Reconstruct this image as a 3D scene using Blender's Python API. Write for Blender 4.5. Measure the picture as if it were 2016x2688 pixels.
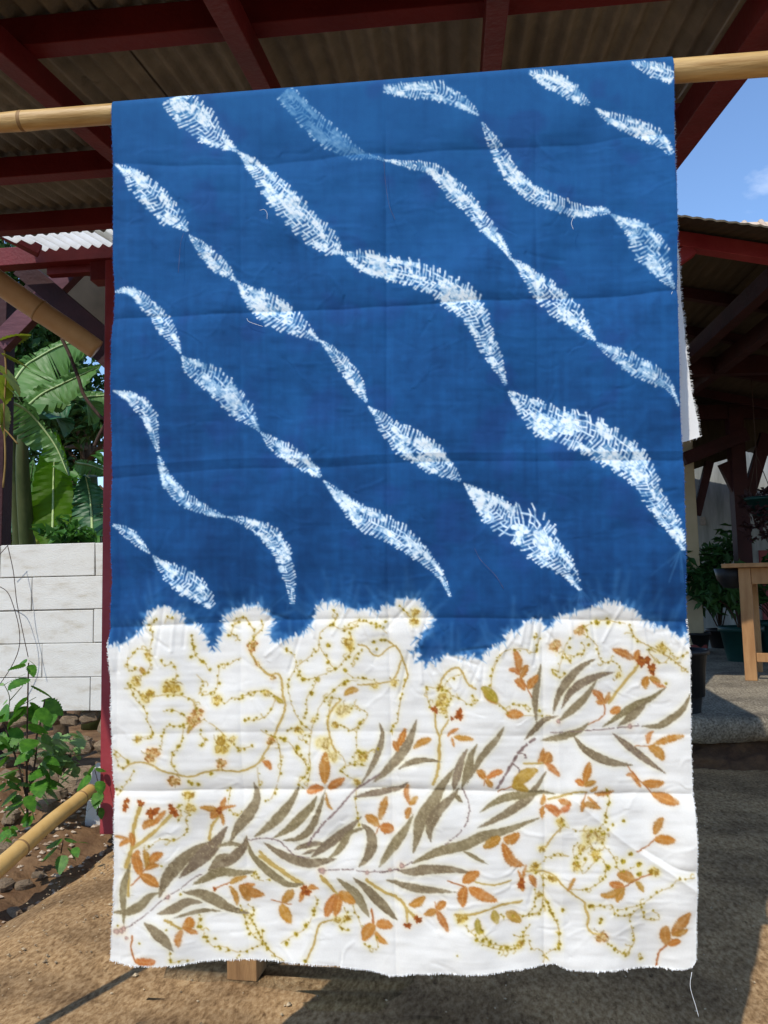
import bpy, math, random
import numpy as np
from mathutils import Vector, Matrix

for o in list(bpy.data.objects):
    bpy.data.objects.remove(o)
SC = bpy.context.scene
COL = SC.collection
R = math.radians

# ------------------------------------------------------------------ camera
PW, PH, FPX = 2016.0, 2688.0, 2019.0
YAW, PITCH, ROLL = R(5.5), R(5.2), R(1.35)
CAM = Vector((0.0, 0.0, 1.15))
_f0 = Vector((-math.sin(YAW), math.cos(YAW), 0)); _r0 = Vector((math.cos(YAW), math.sin(YAW), 0))
FWD = _f0 * math.cos(PITCH) + Vector((0, 0, 1)) * math.sin(PITCH)
_u0 = Vector((0, 0, 1)) * math.cos(PITCH) - _f0 * math.sin(PITCH)
RGT = _r0 * math.cos(ROLL) - _u0 * math.sin(ROLL)
UPV = _u0 * math.cos(ROLL) + _r0 * math.sin(ROLL)
cd = bpy.data.cameras.new('camera'); cam = bpy.data.objects.new('camera', cd); COL.objects.link(cam)
M4 = Matrix.Identity(4)
for i in range(3):
    M4[i][0] = RGT[i]; M4[i][1] = UPV[i]; M4[i][2] = -FWD[i]; M4[i][3] = CAM[i]
cam.matrix_world = M4
cd.sensor_fit = 'VERTICAL'; cd.sensor_height = 36.0; cd.lens = 36.0 * FPX / PH
cd.clip_start = 0.02; cd.clip_end = 500
SC.camera = cam
SC.render.resolution_x = 768; SC.render.resolution_y = 1024

# ------------------------------------------------------------------ sky, sun, exposure
SUN_EL, SUN_AZ = R(50), R(23)          # light travels towards +Y, 23 deg to the right, downwards
w = bpy.data.worlds.new('World'); SC.world = w; w.use_nodes = True
nt = w.node_tree; nt.nodes.clear()
wo = nt.nodes.new('ShaderNodeOutputWorld'); bg = nt.nodes.new('ShaderNodeBackground')
sky = nt.nodes.new('ShaderNodeTexSky'); sky.sky_type = 'NISHITA'; sky.sun_disc = False
sky.sun_elevation = SUN_EL; sky.sun_rotation = math.pi + SUN_AZ
sky.air_density = 1.25; sky.dust_density = 0.1; sky.ozone_density = 6.0
tc = nt.nodes.new('ShaderNodeTexCoord'); mp = nt.nodes.new('ShaderNodeMapping')
mp.inputs['Scale'].default_value = (1.0, 1.0, 2.2); mp.inputs['Location'].default_value = (0.33, 0.1, 0.2)
cn = nt.nodes.new('ShaderNodeTexNoise'); cn.inputs['Scale'].default_value = 3.2; cn.inputs['Detail'].default_value = 7
cn.inputs['Roughness'].default_value = 0.55; cn.inputs['Distortion'].default_value = 0.5
cr = nt.nodes.new('ShaderNodeValToRGB'); cr.color_ramp.elements[0].position = 0.57; cr.color_ramp.elements[1].position = 0.84
cr.color_ramp.elements[1].color = (0.85, 0.85, 0.85, 1)
mx = nt.nodes.new('ShaderNodeMix'); mx.data_type = 'RGBA'
mx.inputs['B'].default_value = (7.6, 7.9, 8.4, 1)
nt.links.new(tc.outputs['Generated'], mp.inputs['Vector']); nt.links.new(mp.outputs['Vector'], cn.inputs['Vector'])
nt.links.new(cn.outputs['Fac'], cr.inputs['Fac']); nt.links.new(cr.outputs['Color'], mx.inputs['Factor'])
tn = nt.nodes.new('ShaderNodeMix'); tn.data_type = 'RGBA'; tn.blend_type = 'MULTIPLY'; tn.inputs['Factor'].default_value = 1.0; tn.inputs['B'].default_value = (0.99, 1.0, 1.05, 1)
nt.links.new(sky.outputs['Color'], tn.inputs['A']); nt.links.new(tn.outputs['Result'], mx.inputs['A']); nt.links.new(mx.outputs['Result'], bg.inputs['Color'])
bg.inputs['Strength'].default_value = 0.15
nt.links.new(bg.outputs['Background'], wo.inputs['Surface'])
sd = bpy.data.lights.new('sun', 'SUN'); sd.energy = 2.9; sd.angle = R(0.53); sd.color = (1.0, 0.95, 0.86)
sun = bpy.data.objects.new('sun', sd); COL.objects.link(sun)
LDIR = Vector((math.sin(SUN_AZ) * math.cos(SUN_EL), math.cos(SUN_AZ) * math.cos(SUN_EL), -math.sin(SUN_EL)))
sun.rotation_euler = LDIR.to_track_quat('-Z', 'Y').to_euler(); sun.location = (-2, -4, 8)
vs = SC.view_settings; vs.view_transform = 'Standard'; vs.look = 'None'; vs.exposure = 0.42; vs.gamma = 1.0
SC.render.engine = 'CYCLES'; SC.cycles.max_bounces = 6; SC.cycles.diffuse_bounces = 4
SC.cycles.use_denoising = True

# ------------------------------------------------------------------ helpers
def ray(x, y): return FWD + RGT * ((x - PW / 2) / FPX) + UPV * ((PH / 2 - y) / FPX)
def at_d(x, y, d): return CAM + ray(x, y) * d
def at_Y(x, y, Y): r = ray(x, y); return CAM + r * ((Y - CAM.y) / r.y)
def at_Z(x, y, z): r = ray(x, y); return CAM + r * ((z - CAM.z) / r.z)

def lin(c):
    c = np.asarray(c, float) / 255.0
    return tuple(np.where(c <= 0.04045, c / 12.92, ((c + 0.055) / 1.055) ** 2.4))

def tag(o, label=None, cat=None, group=None, kind=None):
    if label: o['label'] = label
    if cat: o['category'] = cat
    if group: o['group'] = group
    if kind: o['kind'] = kind
    return o

def empty(name, loc=(0, 0, 0), label=None, cat=None, group=None):
    o = bpy.data.objects.new(name, None); COL.objects.link(o); o.location = loc; o.empty_display_size = 0.1
    return tag(o, label, cat, group)

class MB:
    def __init__(s): s.v = []; s.f = []
    def add(s, vs, fs):
        b = len(s.v); s.v += [tuple(v) for v in vs]; s.f += [tuple(i + b for i in f) for f in fs]
    def box(s, lo, hi, jit=0, rng=random):
        x0, y0, z0 = lo; x1, y1, z1 = hi
        vs = [(x, y, z) for z in (z0, z1) for y in (y0, y1) for x in (x0, x1)]
        if jit: vs = [(a + rng.uniform(-jit, jit), b + rng.uniform(-jit, jit), c + rng.uniform(-jit, jit)) for a, b, c in vs]
        s.add(vs, [(0, 2, 3, 1), (4, 5, 7, 6), (0, 1, 5, 4), (2, 6, 7, 3), (0, 4, 6, 2), (1, 3, 7, 5)])
    def beam(s, p0, p1, wid, hgt, up=(0, 0, 1)):
        p0 = Vector(p0); p1 = Vector(p1); d = (p1 - p0).normalized(); u = Vector(up)
        r = d.cross(u).normalized(); u = r.cross(d).normalized()
        vs = []
        for p in (p0, p1):
            for a, b in ((-1, -1), (1, -1), (1, 1), (-1, 1)):
                vs.append(p + r * (a * wid / 2) + u * (b * hgt / 2))
        s.add(vs, [(3, 2, 1, 0), (4, 5, 6, 7), (0, 1, 5, 4), (1, 2, 6, 5), (2, 3, 7, 6), (3, 0, 4, 7)])
    def tube(s, pts, rad, n=8, cap=True):
        pts = [Vector(p) for p in pts]; m = len(pts)
        if not hasattr(rad, '__len__'): rad = [rad] * m
        prev = None; rings = []
        for i, p in enumerate(pts):
            t = (pts[min(i + 1, m - 1)] - pts[max(i - 1, 0)]).normalized()
            if prev is None:
                a = Vector((0, 0, 1)) if abs(t.z) < 0.9 else Vector((1, 0, 0))
                x = t.cross(a).normalized()
            else:
                x = (prev - t * prev.dot(t)).normalized()
            prev = x; y = t.cross(x)
            rings.append([p + (x * math.cos(2 * math.pi * k / n) + y * math.sin(2 * math.pi * k / n)) * rad[i] for k in range(n)])
        vs = [v for r_ in rings for v in r_]; fs = []
        for i in range(m - 1):
            for k in range(n):
                a = i * n + k; b = i * n + (k + 1) % n
                fs.append((a, b, b + n, a + n))
        if cap:
            fs.append(tuple(reversed(range(n)))); fs.append(tuple((m - 1) * n + k for k in range(n)))
        s.add(vs, fs)
    def mesh(s, name, smooth=False):
        me = bpy.data.meshes.new(name); me.from_pydata(s.v, [], s.f); me.update()
        if smooth: me.polygons.foreach_set('use_smooth', [True] * len(me.polygons))
        return me
    def build(s, name, mat, parent=None, smooth=False, bevel=0):
        me = s.mesh(name, smooth); o = link(name, me, mat, parent)
        if bevel:
            m = o.modifiers.new('bevel', 'BEVEL'); m.width = bevel; m.segments = 2; m.limit_method = 'ANGLE'
        return o

def link(name, me, mat, parent=None):
    o = bpy.data.objects.new(name, me); COL.objects.link(o)
    if mat and not me.materials: me.materials.append(mat)
    if parent:
        o.parent = parent; o.matrix_parent_inverse = Matrix.Translation(-Vector(parent.location)) if parent.type == 'EMPTY' else Matrix.Identity(4)
    return o

# ------------------------------------------------------------------ materials
def mat(name, c1, c2=None, scale=8.0, detail=5, rough=0.8, bump=0.0, bscale=40.0, stretch=(1, 1, 1), c3=None, lo=0.35, hi=0.65,
        spec=0.3, transl=0.0, coord='Object', rot=(0, 0, 0)):
    m = bpy.data.materials.new(name); m.use_nodes = True; t = m.node_tree
    p = t.nodes['Principled BSDF']; out = t.nodes['Material Output']
    p.inputs['Roughness'].default_value = rough; p.inputs['Specular IOR Level'].default_value = spec
    c1 = lin(c1); c2 = lin(c2) if c2 else c1
    tcn = t.nodes.new('ShaderNodeTexCoord'); mpn = t.nodes.new('ShaderNodeMapping')
    mpn.inputs['Scale'].default_value = stretch; mpn.inputs['Rotation'].default_value = rot
    t.links.new(tcn.outputs[coord], mpn.inputs['Vector'])
    n = t.nodes.new('ShaderNodeTexNoise'); n.inputs['Scale'].default_value = scale; n.inputs['Detail'].default_value = detail
    n.inputs['Roughness'].default_value = 0.62
    t.links.new(mpn.outputs['Vector'], n.inputs['Vector'])
    rp = t.nodes.new('ShaderNodeValToRGB'); e = rp.color_ramp.elements
    e[0].position = lo; e[0].color = (*c1, 1); e[1].position = hi; e[1].color = (*c2, 1)
    if c3:
        x = e.new(min(0.99, hi + 0.12)); x.color = (*lin(c3), 1)
    t.links.new(n.outputs['Fac'], rp.inputs['Fac']); t.links.new(rp.outputs['Color'], p.inputs['Base Color'])
    if bump:
        b = t.nodes.new('ShaderNodeBump'); b.inputs['Strength'].default_value = bump; b.inputs['Distance'].default_value = 0.02
        n2 = t.nodes.new('ShaderNodeTexNoise'); n2.inputs['Scale'].default_value = bscale; n2.inputs['Detail'].default_value = 6
        t.links.new(mpn.outputs['Vector'], n2.inputs['Vector']); t.links.new(n2.outputs['Fac'], b.inputs['Height'])
        t.links.new(b.outputs['Normal'], p.inputs['Normal'])
    if transl:
        tr = t.nodes.new('ShaderNodeBsdfTranslucent'); mxs = t.nodes.new('ShaderNodeMixShader'); mxs.inputs[0].default_value = transl
        t.links.new(rp.outputs['Color'], tr.inputs['Color']); t.links.new(p.outputs[0], mxs.inputs[1]); t.links.new(tr.outputs[0], mxs.inputs[2])
        t.links.new(mxs.outputs[0], out.inputs['Surface'])
    return m

MT = dict(
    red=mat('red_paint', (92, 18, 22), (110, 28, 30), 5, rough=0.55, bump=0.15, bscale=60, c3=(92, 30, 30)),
    redlit=mat('lit_red_paint', (134, 40, 48), (150, 58, 62), 4, rough=0.6, bump=0.1),  # brighter copy of the red paint, with the sunlit tone put into its colour
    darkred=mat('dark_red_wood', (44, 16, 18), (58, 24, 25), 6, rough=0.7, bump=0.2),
    purple=mat('dull_plum_wood', (84, 48, 58), (104, 64, 72), 6, rough=0.7, bump=0.2, stretch=(1, 1, 6)),
    asb=mat('weathered_cement_sheet', (112, 107, 98), (138, 132, 120), 5, rough=0.92, bump=0.2, bscale=90, c3=(90, 85, 76)),
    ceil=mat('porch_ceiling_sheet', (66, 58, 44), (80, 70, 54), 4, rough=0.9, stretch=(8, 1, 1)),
    clear=mat('milky_roof_sheet', (232, 231, 226), (242, 241, 238), 4, rough=0.6, transl=0.85),
    bamboo=mat('dry_bamboo', (166, 128, 72), (208, 174, 116), 5, rough=0.45, bump=0.12, bscale=30, stretch=(1, 9, 9), c3=(222, 192, 138), spec=0.4),
    bambood=mat('brown_bamboo', (162, 126, 88), (184, 148, 106), 5, rough=0.5, bump=0.1, bscale=30, c3=(120, 86, 54)),
    bambooy=mat('yellow_bamboo', (188, 148, 84), (206, 168, 104), 5, rough=0.5, bump=0.1, bscale=30, c3=(160, 122, 66)),
    node=mat('bamboo_node', (126, 96, 58), (150, 116, 74), 20, rough=0.6),
    block=mat('white_aerated_block', (184, 176, 160), (207, 204, 196), 5, rough=0.95, bump=0.25, bscale=90, c3=(212, 210, 203), stretch=(1, 1, 3), lo=.27, hi=.44),
    mortar=mat('mortar', (134, 126, 116), (160, 152, 142), 30, rough=0.95),
    stone=mat('rubble_stone', (118, 100, 80), (146, 126, 102), 7, rough=0.95, bump=0.6, bscale=25, c3=(96, 80, 64)),
    soil=mat('red_brown_soil', (94, 70, 50), (128, 100, 72), 7, rough=1.0, bump=0.9, bscale=22, c3=(152, 126, 96), spec=0.1),
    wood=mat('pale_wood', (150, 108, 68), (172, 130, 86), 3, rough=0.6, bump=0.1, stretch=(6, 6, 1), c3=(152, 108, 66)),
    woodb=mat('rough_plank', (120, 88, 56), (150, 114, 74), 4, rough=0.8, bump=0.3, stretch=(8, 8, 1)),
    plaster=mat('stained_plaster', (96, 100, 98), (150, 152, 148), 1.7, rough=0.95, bump=0.1, stretch=(2.4, 2.4, 0.35), c3=(166, 168, 164), lo=.32, hi=.56),
    beige=mat('beige_plaster', (176, 160, 130), (188, 172, 142), 3, rough=0.9),
    redbase=mat('maroon_plaster', (120, 56, 56), (134, 70, 68), 4, rough=0.8),
    black=mat('black_plastic', (24, 24, 26), (32, 32, 34), 5, rough=0.5),
    green_pot=mat('dark_green_pot', (14, 52, 48), (20, 62, 56), 5, rough=0.5),
    tile=mat('weathered_clay_tile', (186, 160, 136), (206, 186, 164), 6, rough=0.9),
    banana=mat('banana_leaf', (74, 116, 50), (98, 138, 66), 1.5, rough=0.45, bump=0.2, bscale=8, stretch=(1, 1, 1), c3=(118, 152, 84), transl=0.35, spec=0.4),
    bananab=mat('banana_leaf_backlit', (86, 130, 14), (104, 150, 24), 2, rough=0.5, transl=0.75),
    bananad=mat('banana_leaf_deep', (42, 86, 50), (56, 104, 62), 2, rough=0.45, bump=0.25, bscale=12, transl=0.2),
    rib=mat('banana_midrib', (158, 178, 116), (174, 190, 132), 6, rough=0.5),
    dryedge=mat('dry_leaf', (150, 122, 70), (172, 146, 92), 10, rough=0.9, transl=0.3),
    bstem=mat('banana_stem', (60, 72, 36), (80, 86, 48), 4, rough=0.6, stretch=(4, 4, 1), c3=(90, 74, 44)),
    leafg=mat('bush_leaf', (58, 104, 36), (84, 134, 48), 2.5, rough=0.5, transl=0.35, spec=0.4),
    leafd=mat('tree_leaf', (44, 78, 36), (70, 106, 48), 1.2, rough=0.55, transl=0.3),
    leafy=mat('variegated_leaf', (130, 150, 60), (178, 184, 96), 6, rough=0.55, transl=0.35),
    weed=mat('mulberry_leaf', (56, 108, 28), (92, 146, 44), 3, rough=0.45, transl=0.4, bump=0.15, bscale=60, spec=0.45),
    mint=mat('pale_herb_leaf', (110, 148, 84), (138, 172, 108), 5, rough=0.6, transl=0.3),
    bark=mat('bark', (86, 70, 54), (108, 90, 70), 10, rough=0.95, bump=0.4),
    vine=mat('dark_stem', (56, 42, 36), (78, 60, 50), 10, rough=0.9),
    orchid=mat('orchid_leaf', (120, 140, 30), (148, 164, 52), 5, rough=0.5, transl=0.3),
    porchleaf=mat('shade_plant_leaf', (40, 76, 34), (62, 100, 48), 3, rough=0.55, transl=0.25),
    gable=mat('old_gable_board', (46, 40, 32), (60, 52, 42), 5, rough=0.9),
    maroonleaf=mat('dark_maroon_leaf', (54, 34, 36), (72, 46, 46), 3, rough=0.6, transl=0.2),
)

# ------------------------------------------------------------------ the dye pattern of the cloth, drawn on a grid
K = 2016.0 / 1659.0                       # pattern drawing units
CX0, CY0, CS = 262.0, 110.0, 0.5
CW, CH = int((1850 - CX0) * CS), int((2610 - CY0) * CS)
rg = np.random.default_rng(7)

def vnoise(w_, h_, cell, seed=0, octs=4):
    g = np.random.default_rng(seed); out = np.zeros((h_, w_)); amp = 1.0; tot = 0
    iso = not hasattr(cell, '__len__'); cxs, cys = (cell, cell) if iso else cell
    Xg, Yg = np.meshgrid(np.arange(w_, dtype=float), np.arange(h_, dtype=float))
    for _ in range(octs):
        th = g.uniform(.3, 1.2) if iso and h_ > 1 and w_ > 1 else 0.0
        x = (Xg * math.cos(th) + Yg * math.sin(th)) / cxs; y = (-Xg * math.sin(th) + Yg * math.cos(th)) / cys
        x -= x.min(); y -= y.min()
        a = g.random((int(y.max()) + 3, int(x.max()) + 3))
        xi = x.astype(int); yi = y.astype(int); fx = x - xi; fy = y - yi
        fx = fx * fx * (3 - 2 * fx); fy = fy * fy * (3 - 2 * fy)
        t_ = a[yi, xi] * (1 - fx) + a[yi, xi + 1] * fx
        b_ = a[yi + 1, xi] * (1 - fx) + a[yi + 1, xi + 1] * fx
        out += amp * (t_ * (1 - fy) + b_ * fy); tot += amp
        amp *= 0.5; cxs = max(1.0, cxs / 2); cys = max(1.0, cys / 2)
    return out / tot

def blur(a, s):
    r = max(1, int(3 * s)); k = np.exp(-0.5 * (np.arange(-r, r + 1) / s) ** 2); k /= k.sum()
    p = np.pad(a, ((r, r), (r, r)), mode='edge')
    o = sum(k[i] * p[:, i:i + a.shape[1]] for i in range(2 * r + 1))
    return sum(k[i] * o[i:i + a.shape[0]] for i in range(2 * r + 1))

def cc(p): return ((p[0] - CX0) * CS, (p[1] - CY0) * CS)

def win(x0, x1, y0, y1):
    a = max(0, int(x0)); b = min(CW, int(x1) + 2); c = max(0, int(y0)); d = min(CH, int(y1) + 2)
    if b <= a or d <= c: return None
    return a, b, c, d

def seg(m, p, q, w0, w1, al=1.0, soft=1.0):
    (x0, y0), (x1, y1) = cc(p), cc(q); w0 *= CS; w1 *= CS; pad = max(w0, w1) / 2 + 2
    r = win(min(x0, x1) - pad, max(x0, x1) + pad, min(y0, y1) - pad, max(y0, y1) + pad)
    if r is None: return
    a, b, c, d = r
    X = np.arange(a, b)[None, :]; Y = np.arange(c, d)[:, None]
    dx, dy = x1 - x0, y1 - y0; L2 = dx * dx + dy * dy + 1e-9
    t = np.clip(((X - x0) * dx + (Y - y0) * dy) / L2, 0, 1)
    dd = np.hypot(X - x0 - t * dx, Y - y0 - t * dy)
    v = np.clip(((w0 + (w1 - w0) * t) / 2 - dd) / soft + 0.5, 0, 1) * al
    s = m[c:d, a:b]; np.maximum(s, v, out=s)

def line(m, pts, wd, al=1.0, soft=1.0):
    for i in range(len(pts) - 1):
        if hasattr(wd, '__len__'): seg(m, pts[i], pts[i + 1], wd[i], wd[i + 1], al, soft)
        else: seg(m, pts[i], pts[i + 1], wd, wd, al, soft)

def disk(m, p, rx, al=1.0, soft=1.2): seg(m, p, (p[0] + .01, p[1]), 2 * rx, 2 * rx, al, soft)

def dist_field(pts, reach):
    out = np.full((CH, CW), 1e3)
    for i in range(len(pts) - 1):
        (x0, y0), (x1, y1) = cc(pts[i]), cc(pts[i + 1]); pad = reach * CS
        r = win(min(x0, x1) - pad, max(x0, x1) + pad, min(y0, y1) - pad, max(y0, y1) + pad)
        if r is None: continue
        a, b, c, d = r
        X = np.arange(a, b)[None, :]; Y = np.arange(c, d)[:, None]; dx, dy = x1 - x0, y1 - y0
        t = np.clip(((X - x0) * dx + (Y - y0) * dy) / (dx * dx + dy * dy + 1e-9), 0, 1)
        s = out[c:d, a:b]; np.minimum(s, np.hypot(X - x0 - t * dx, Y - y0 - t * dy) / CS, out=s)
    return out

def crv(pts, n=10):
    """Catmull-Rom through pts (any dimension)."""
    P = np.asarray(pts, float)
    if len(P) < 3:
        return [tuple(P[0] + (P[-1] - P[0]) * t) for t in np.linspace(0, 1, n + 1)]
    Q = np.vstack([2 * P[0] - P[1], P, 2 * P[-1] - P[-2]]); out = []
    for i in range(1, len(Q) - 2):
        for t in np.linspace(0, 1, n, endpoint=False):
            a, b, c, d = Q[i - 1], Q[i], Q[i + 1], Q[i + 2]
            out.append(tuple(0.5 * (2 * b + (c - a) * t + (2 * a - 5 * b + 4 * c - d) * t * t + (3 * b - a - 3 * c + d) * t ** 3)))
    out.append(tuple(P[-1])); return out

# --- white lower field: its upper border
BORDER = """225,1399 236,1399 258,1393 280,1382 300,1368 305,1357 317,1346 319,1329 336,1318 356,1310 378,1318 394,1332 400,1349 422,1349 436,1363 443,1376 447,1396
458,1412 467,1396 478,1371 480,1349 478,1340 489,1326 522,1310 564,1307 571,1321 586,1332 589,1351 583,1376 594,1390 619,1379 647,1373 667,1368 667,1361 678,1338 683,1316
692,1300 708,1302 722,1297 733,1311 753,1313 775,1319 797,1316 820,1325 836,1305 854,1308 856,1291 878,1297 897,1291 911,1308 928,1319 936,1336 932,1355 922,1359 906,1373
895,1379 903,1393 884,1408 906,1412 895,1432 911,1426 921,1443 931,1426 953,1429 964,1415 1000,1415 1009,1429 1017,1415 1039,1426 1047,1409 1070,1396 1089,1387 1095,1364
1117,1364 1134,1342 1151,1348 1156,1337 1173,1345 1178,1362 1192,1350 1203,1334 1231,1325 1248,1317 1276,1312 1312,1299 1345,1309 1370,1320 1387,1337 1412,1353 1434,1356
1456,1367 1462,1381 1481,1370 1487,1387 1530,1390"""
bord = [tuple(float(c) * K for c in p.split(',')) for p in BORDER.split()]
poly = bord + [(1900, 2700), (240, 2700)]
yy, xx = np.mgrid[0:CH, 0:CW]
jx = (vnoise(CW, CH, 7, 3, 3) - .5) * 9; jy = (vnoise(CW, CH, 7, 4, 3) - .5) * 9
PXc = xx / CS + CX0 + jx / CS * .5; PYc = yy / CS + CY0 + jy / CS * .5
inside = np.zeros((CH, CW), bool)
for i in range(len(poly)):
    (x0, y0), (x1, y1) = poly[i], poly[(i + 1) % len(poly)]
    if y0 == y1: continue
    c = ((y0 > PYc) != (y1 > PYc)) & (PXc < (x1 - x0) * (PYc - y0) / (y1 - y0) + x0)
    inside ^= c
white = blur(inside.astype(float), 0.9)
# pleat streaks at the border: pale rays running up into the blue, blue needles running into the white
rays = np.zeros((CH, CW)); needles = np.zeros((CH, CW)); scal = np.zeros((CH, CW))
for i in range(len(bord) - 1):
    (x0, y0), (x1, y1) = bord[i], bord[i + 1]; L = math.hypot(x1 - x0, y1 - y0); n_ = (y1 - y0) / (L + 1e-6), -(x1 - x0) / (L + 1e-6)
    for k in range(max(2, int(L / 6.0))):
        t = (k + rg.random()) / max(2, int(L / 6.0)); px, py = x0 + (x1 - x0) * t, y0 + (y1 - y0) * t
        ang = rg.normal(0, .10); dx, dy = n_[0] * .75 + ang, n_[1] * .75 - .25; q = math.hypot(dx, dy); dx /= q; dy /= q
        ln = rg.uniform(6, 26) if rg.random() < .6 else rg.uniform(30, 95)
        line(rays, [(px - dx * 3, py - dy * 3), (px + dx * ln * .4, py + dy * ln * .4), (px + dx * ln, py + dy * ln)], [rg.uniform(5, 11), 8, 3], rg.uniform(.25, .7) if ln < 30 else rg.uniform(.08, .3), 2.6 if ln < 30 else 5)
        if rg.random() < .36:
            ln = rg.uniform(5, 18); line(needles, [(px + dx * 3, py + dy * 3), (px - dx * ln, py - dy * ln)], [rg.uniform(2.5, 5), .6], rg.uniform(.5, 1), 1.2)
        if rg.random() < .5:
            ln = rg.uniform(3, 12); line(scal, [(px - dx * 4, py - dy * 4), (px + dx * ln * .5, py + dy * ln * .5), (px + dx * ln, py + dy * ln)], [rg.uniform(6, 10), rg.uniform(4, 6), .8], 1, 1.0)
rays_soft = np.maximum(blur(rays, 1.5), np.clip(blur(white, 4) * 1.1 - .05, 0, .5) * (.1 + .9 * vnoise(CW, CH, (4, 22), 8, 2)))
for cx_, n_ in ((1253 * K, 14), (1466 * K, 12), (630 * K, 6)):
    for k in range(n_):
        a = rg.uniform(-.9, .9); ln = rg.uniform(40, 130)
        y0 = 1275 * K if cx_ < 1700 else 1190 * K
        line(rays_soft, [(cx_, y0), (cx_ + math.sin(a) * ln, y0 + math.cos(a) * ln)], [5, 1], rg.uniform(.1, .4), 3)
white = np.clip(np.maximum(white, scal * .95) * (1 - needles * .9), 0, 1)

# --- stitched fish-bone bands: centre line (drawing units) and width
FISH = """
375,205,60 425,260,75 470,300,45 515,328,4
515,328,4 560,370,40 610,430,62 660,480,66 710,525,45 740,547,4
739,545,3 781,563,42 836,577,53 892,588,56 947,613,58 989,641,64 1017,666,61 1036,705,47 1050,738,39 1070,777,30 1093,830,6
1100,844,4 1130,868,40 1164,896,72 1220,925,83 1262,936,83 1331,977,80 1381,1022,64 1403,1066,47 1428,1105,42 1453,1141,33 1475,1189,12
615,200,40 628,214,45 664,253,48 697,284,50 733,312,45 767,331,28 797,337,12 831,345,3 *f
831,345,2 864,349,11 892,353,17 925,359,22 953,376,33 975,401,42 1000,423,42 1022,448,36 1045,478,33 1067,503,28 1097,545,10 1105,560,3
1106,559,2 1126,574,19 1145,597,36 1170,621,53 1201,649,58 1231,674,55 1256,705,36 1284,738,3
1287,744,2 1312,763,22 1345,780,36 1378,802,42 1412,819,36 1439,835,20 1453,858,8 1464,880,3 *h
830,192,14 864,195,26 906,195,36 947,198,42 983,215,33 1011,231,22 1035,251,4 *h
1042,265,2 1056,290,17 1075,320,28 1084,337,32 1106,371,36 1131,398,36 1164,423,36 1198,437,33 1231,448,30 1270,454,22 1303,455,16 1319,461,3
1321,464,2 1348,482,22 1376,504,47 1395,535,62 1414,560,58 1428,591,40 1453,627,5 *h
1145,155,10 1187,173,40 1220,190,42 1248,210,28 1276,229,3
1287,235,2 1312,251,19 1345,265,31 1381,279,36 1412,293,36 1434,312,25 1451,337,10
1367,135,6 1400,148,30 1428,157,36 1458,165,42
247,352,2 275,370,25 300,397,48 328,420,52 355,453,58 386,475,40 408,503,2
411,511,2 430,531,20 453,553,31 472,573,36 491,589,22 511,609,2
512,607,2 536,632,33 564,654,58 597,676,66 630,695,55 664,718,28 689,736,2
690,735,2 714,755,19 736,780,28 753,802,33 767,821,30 781,847,19 793,871,2
797,880,2 820,902,22 842,927,42 878,955,61 914,977,64 947,1000,58 975,1022,28 997,1041,2
1003,1044,2 1031,1069,32 1064,1099,66 1097,1127,83 1137,1136,89 1164,1169,83 1192,1197,64 1220,1225,42 1237,1250,24 1253,1275,6
244,626,2 272,626,14 297,637,22 319,659,31 342,681,33 358,707,36 375,732,25 392,765,2
394,770,2 414,793,36 444,809,50 475,834,56 503,865,52 525,887,47 544,909,22 561,932,2 *h
564,934,2 589,957,25 619,976,36 650,996,33 680,1018,22 695,1033,2
700,1039,2 725,1063,20 753,1091,33 786,1119,50 822,1136,53 858,1155,50 886,1175,42 914,1200,33 939,1225,22 959,1255,12 974,1291,3
247,845,2 272,854,17 300,871,33 319,893,33 328,918,25 333,945,17 340,979,3
341,985,4 347,1005,14 353,1024,20 369,1049,28 389,1071,30 414,1087,28 441,1101,20 469,1111,12 489,1117,2 *h
494,1117,2 522,1124,14 550,1135,25 578,1151,36 597,1171,40 611,1196,36 619,1229,30 628,1260,20 630,1290,12 630,1310,7
242,1134,4 272,1149,22 294,1168,22 325,1196,3
330,1201,2 353,1226,28 383,1246,50 414,1265,52 439,1288,40 458,1315,12
"""
fish = np.zeros((CH, CW)); fsoft = np.zeros((CH, CW))
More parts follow.
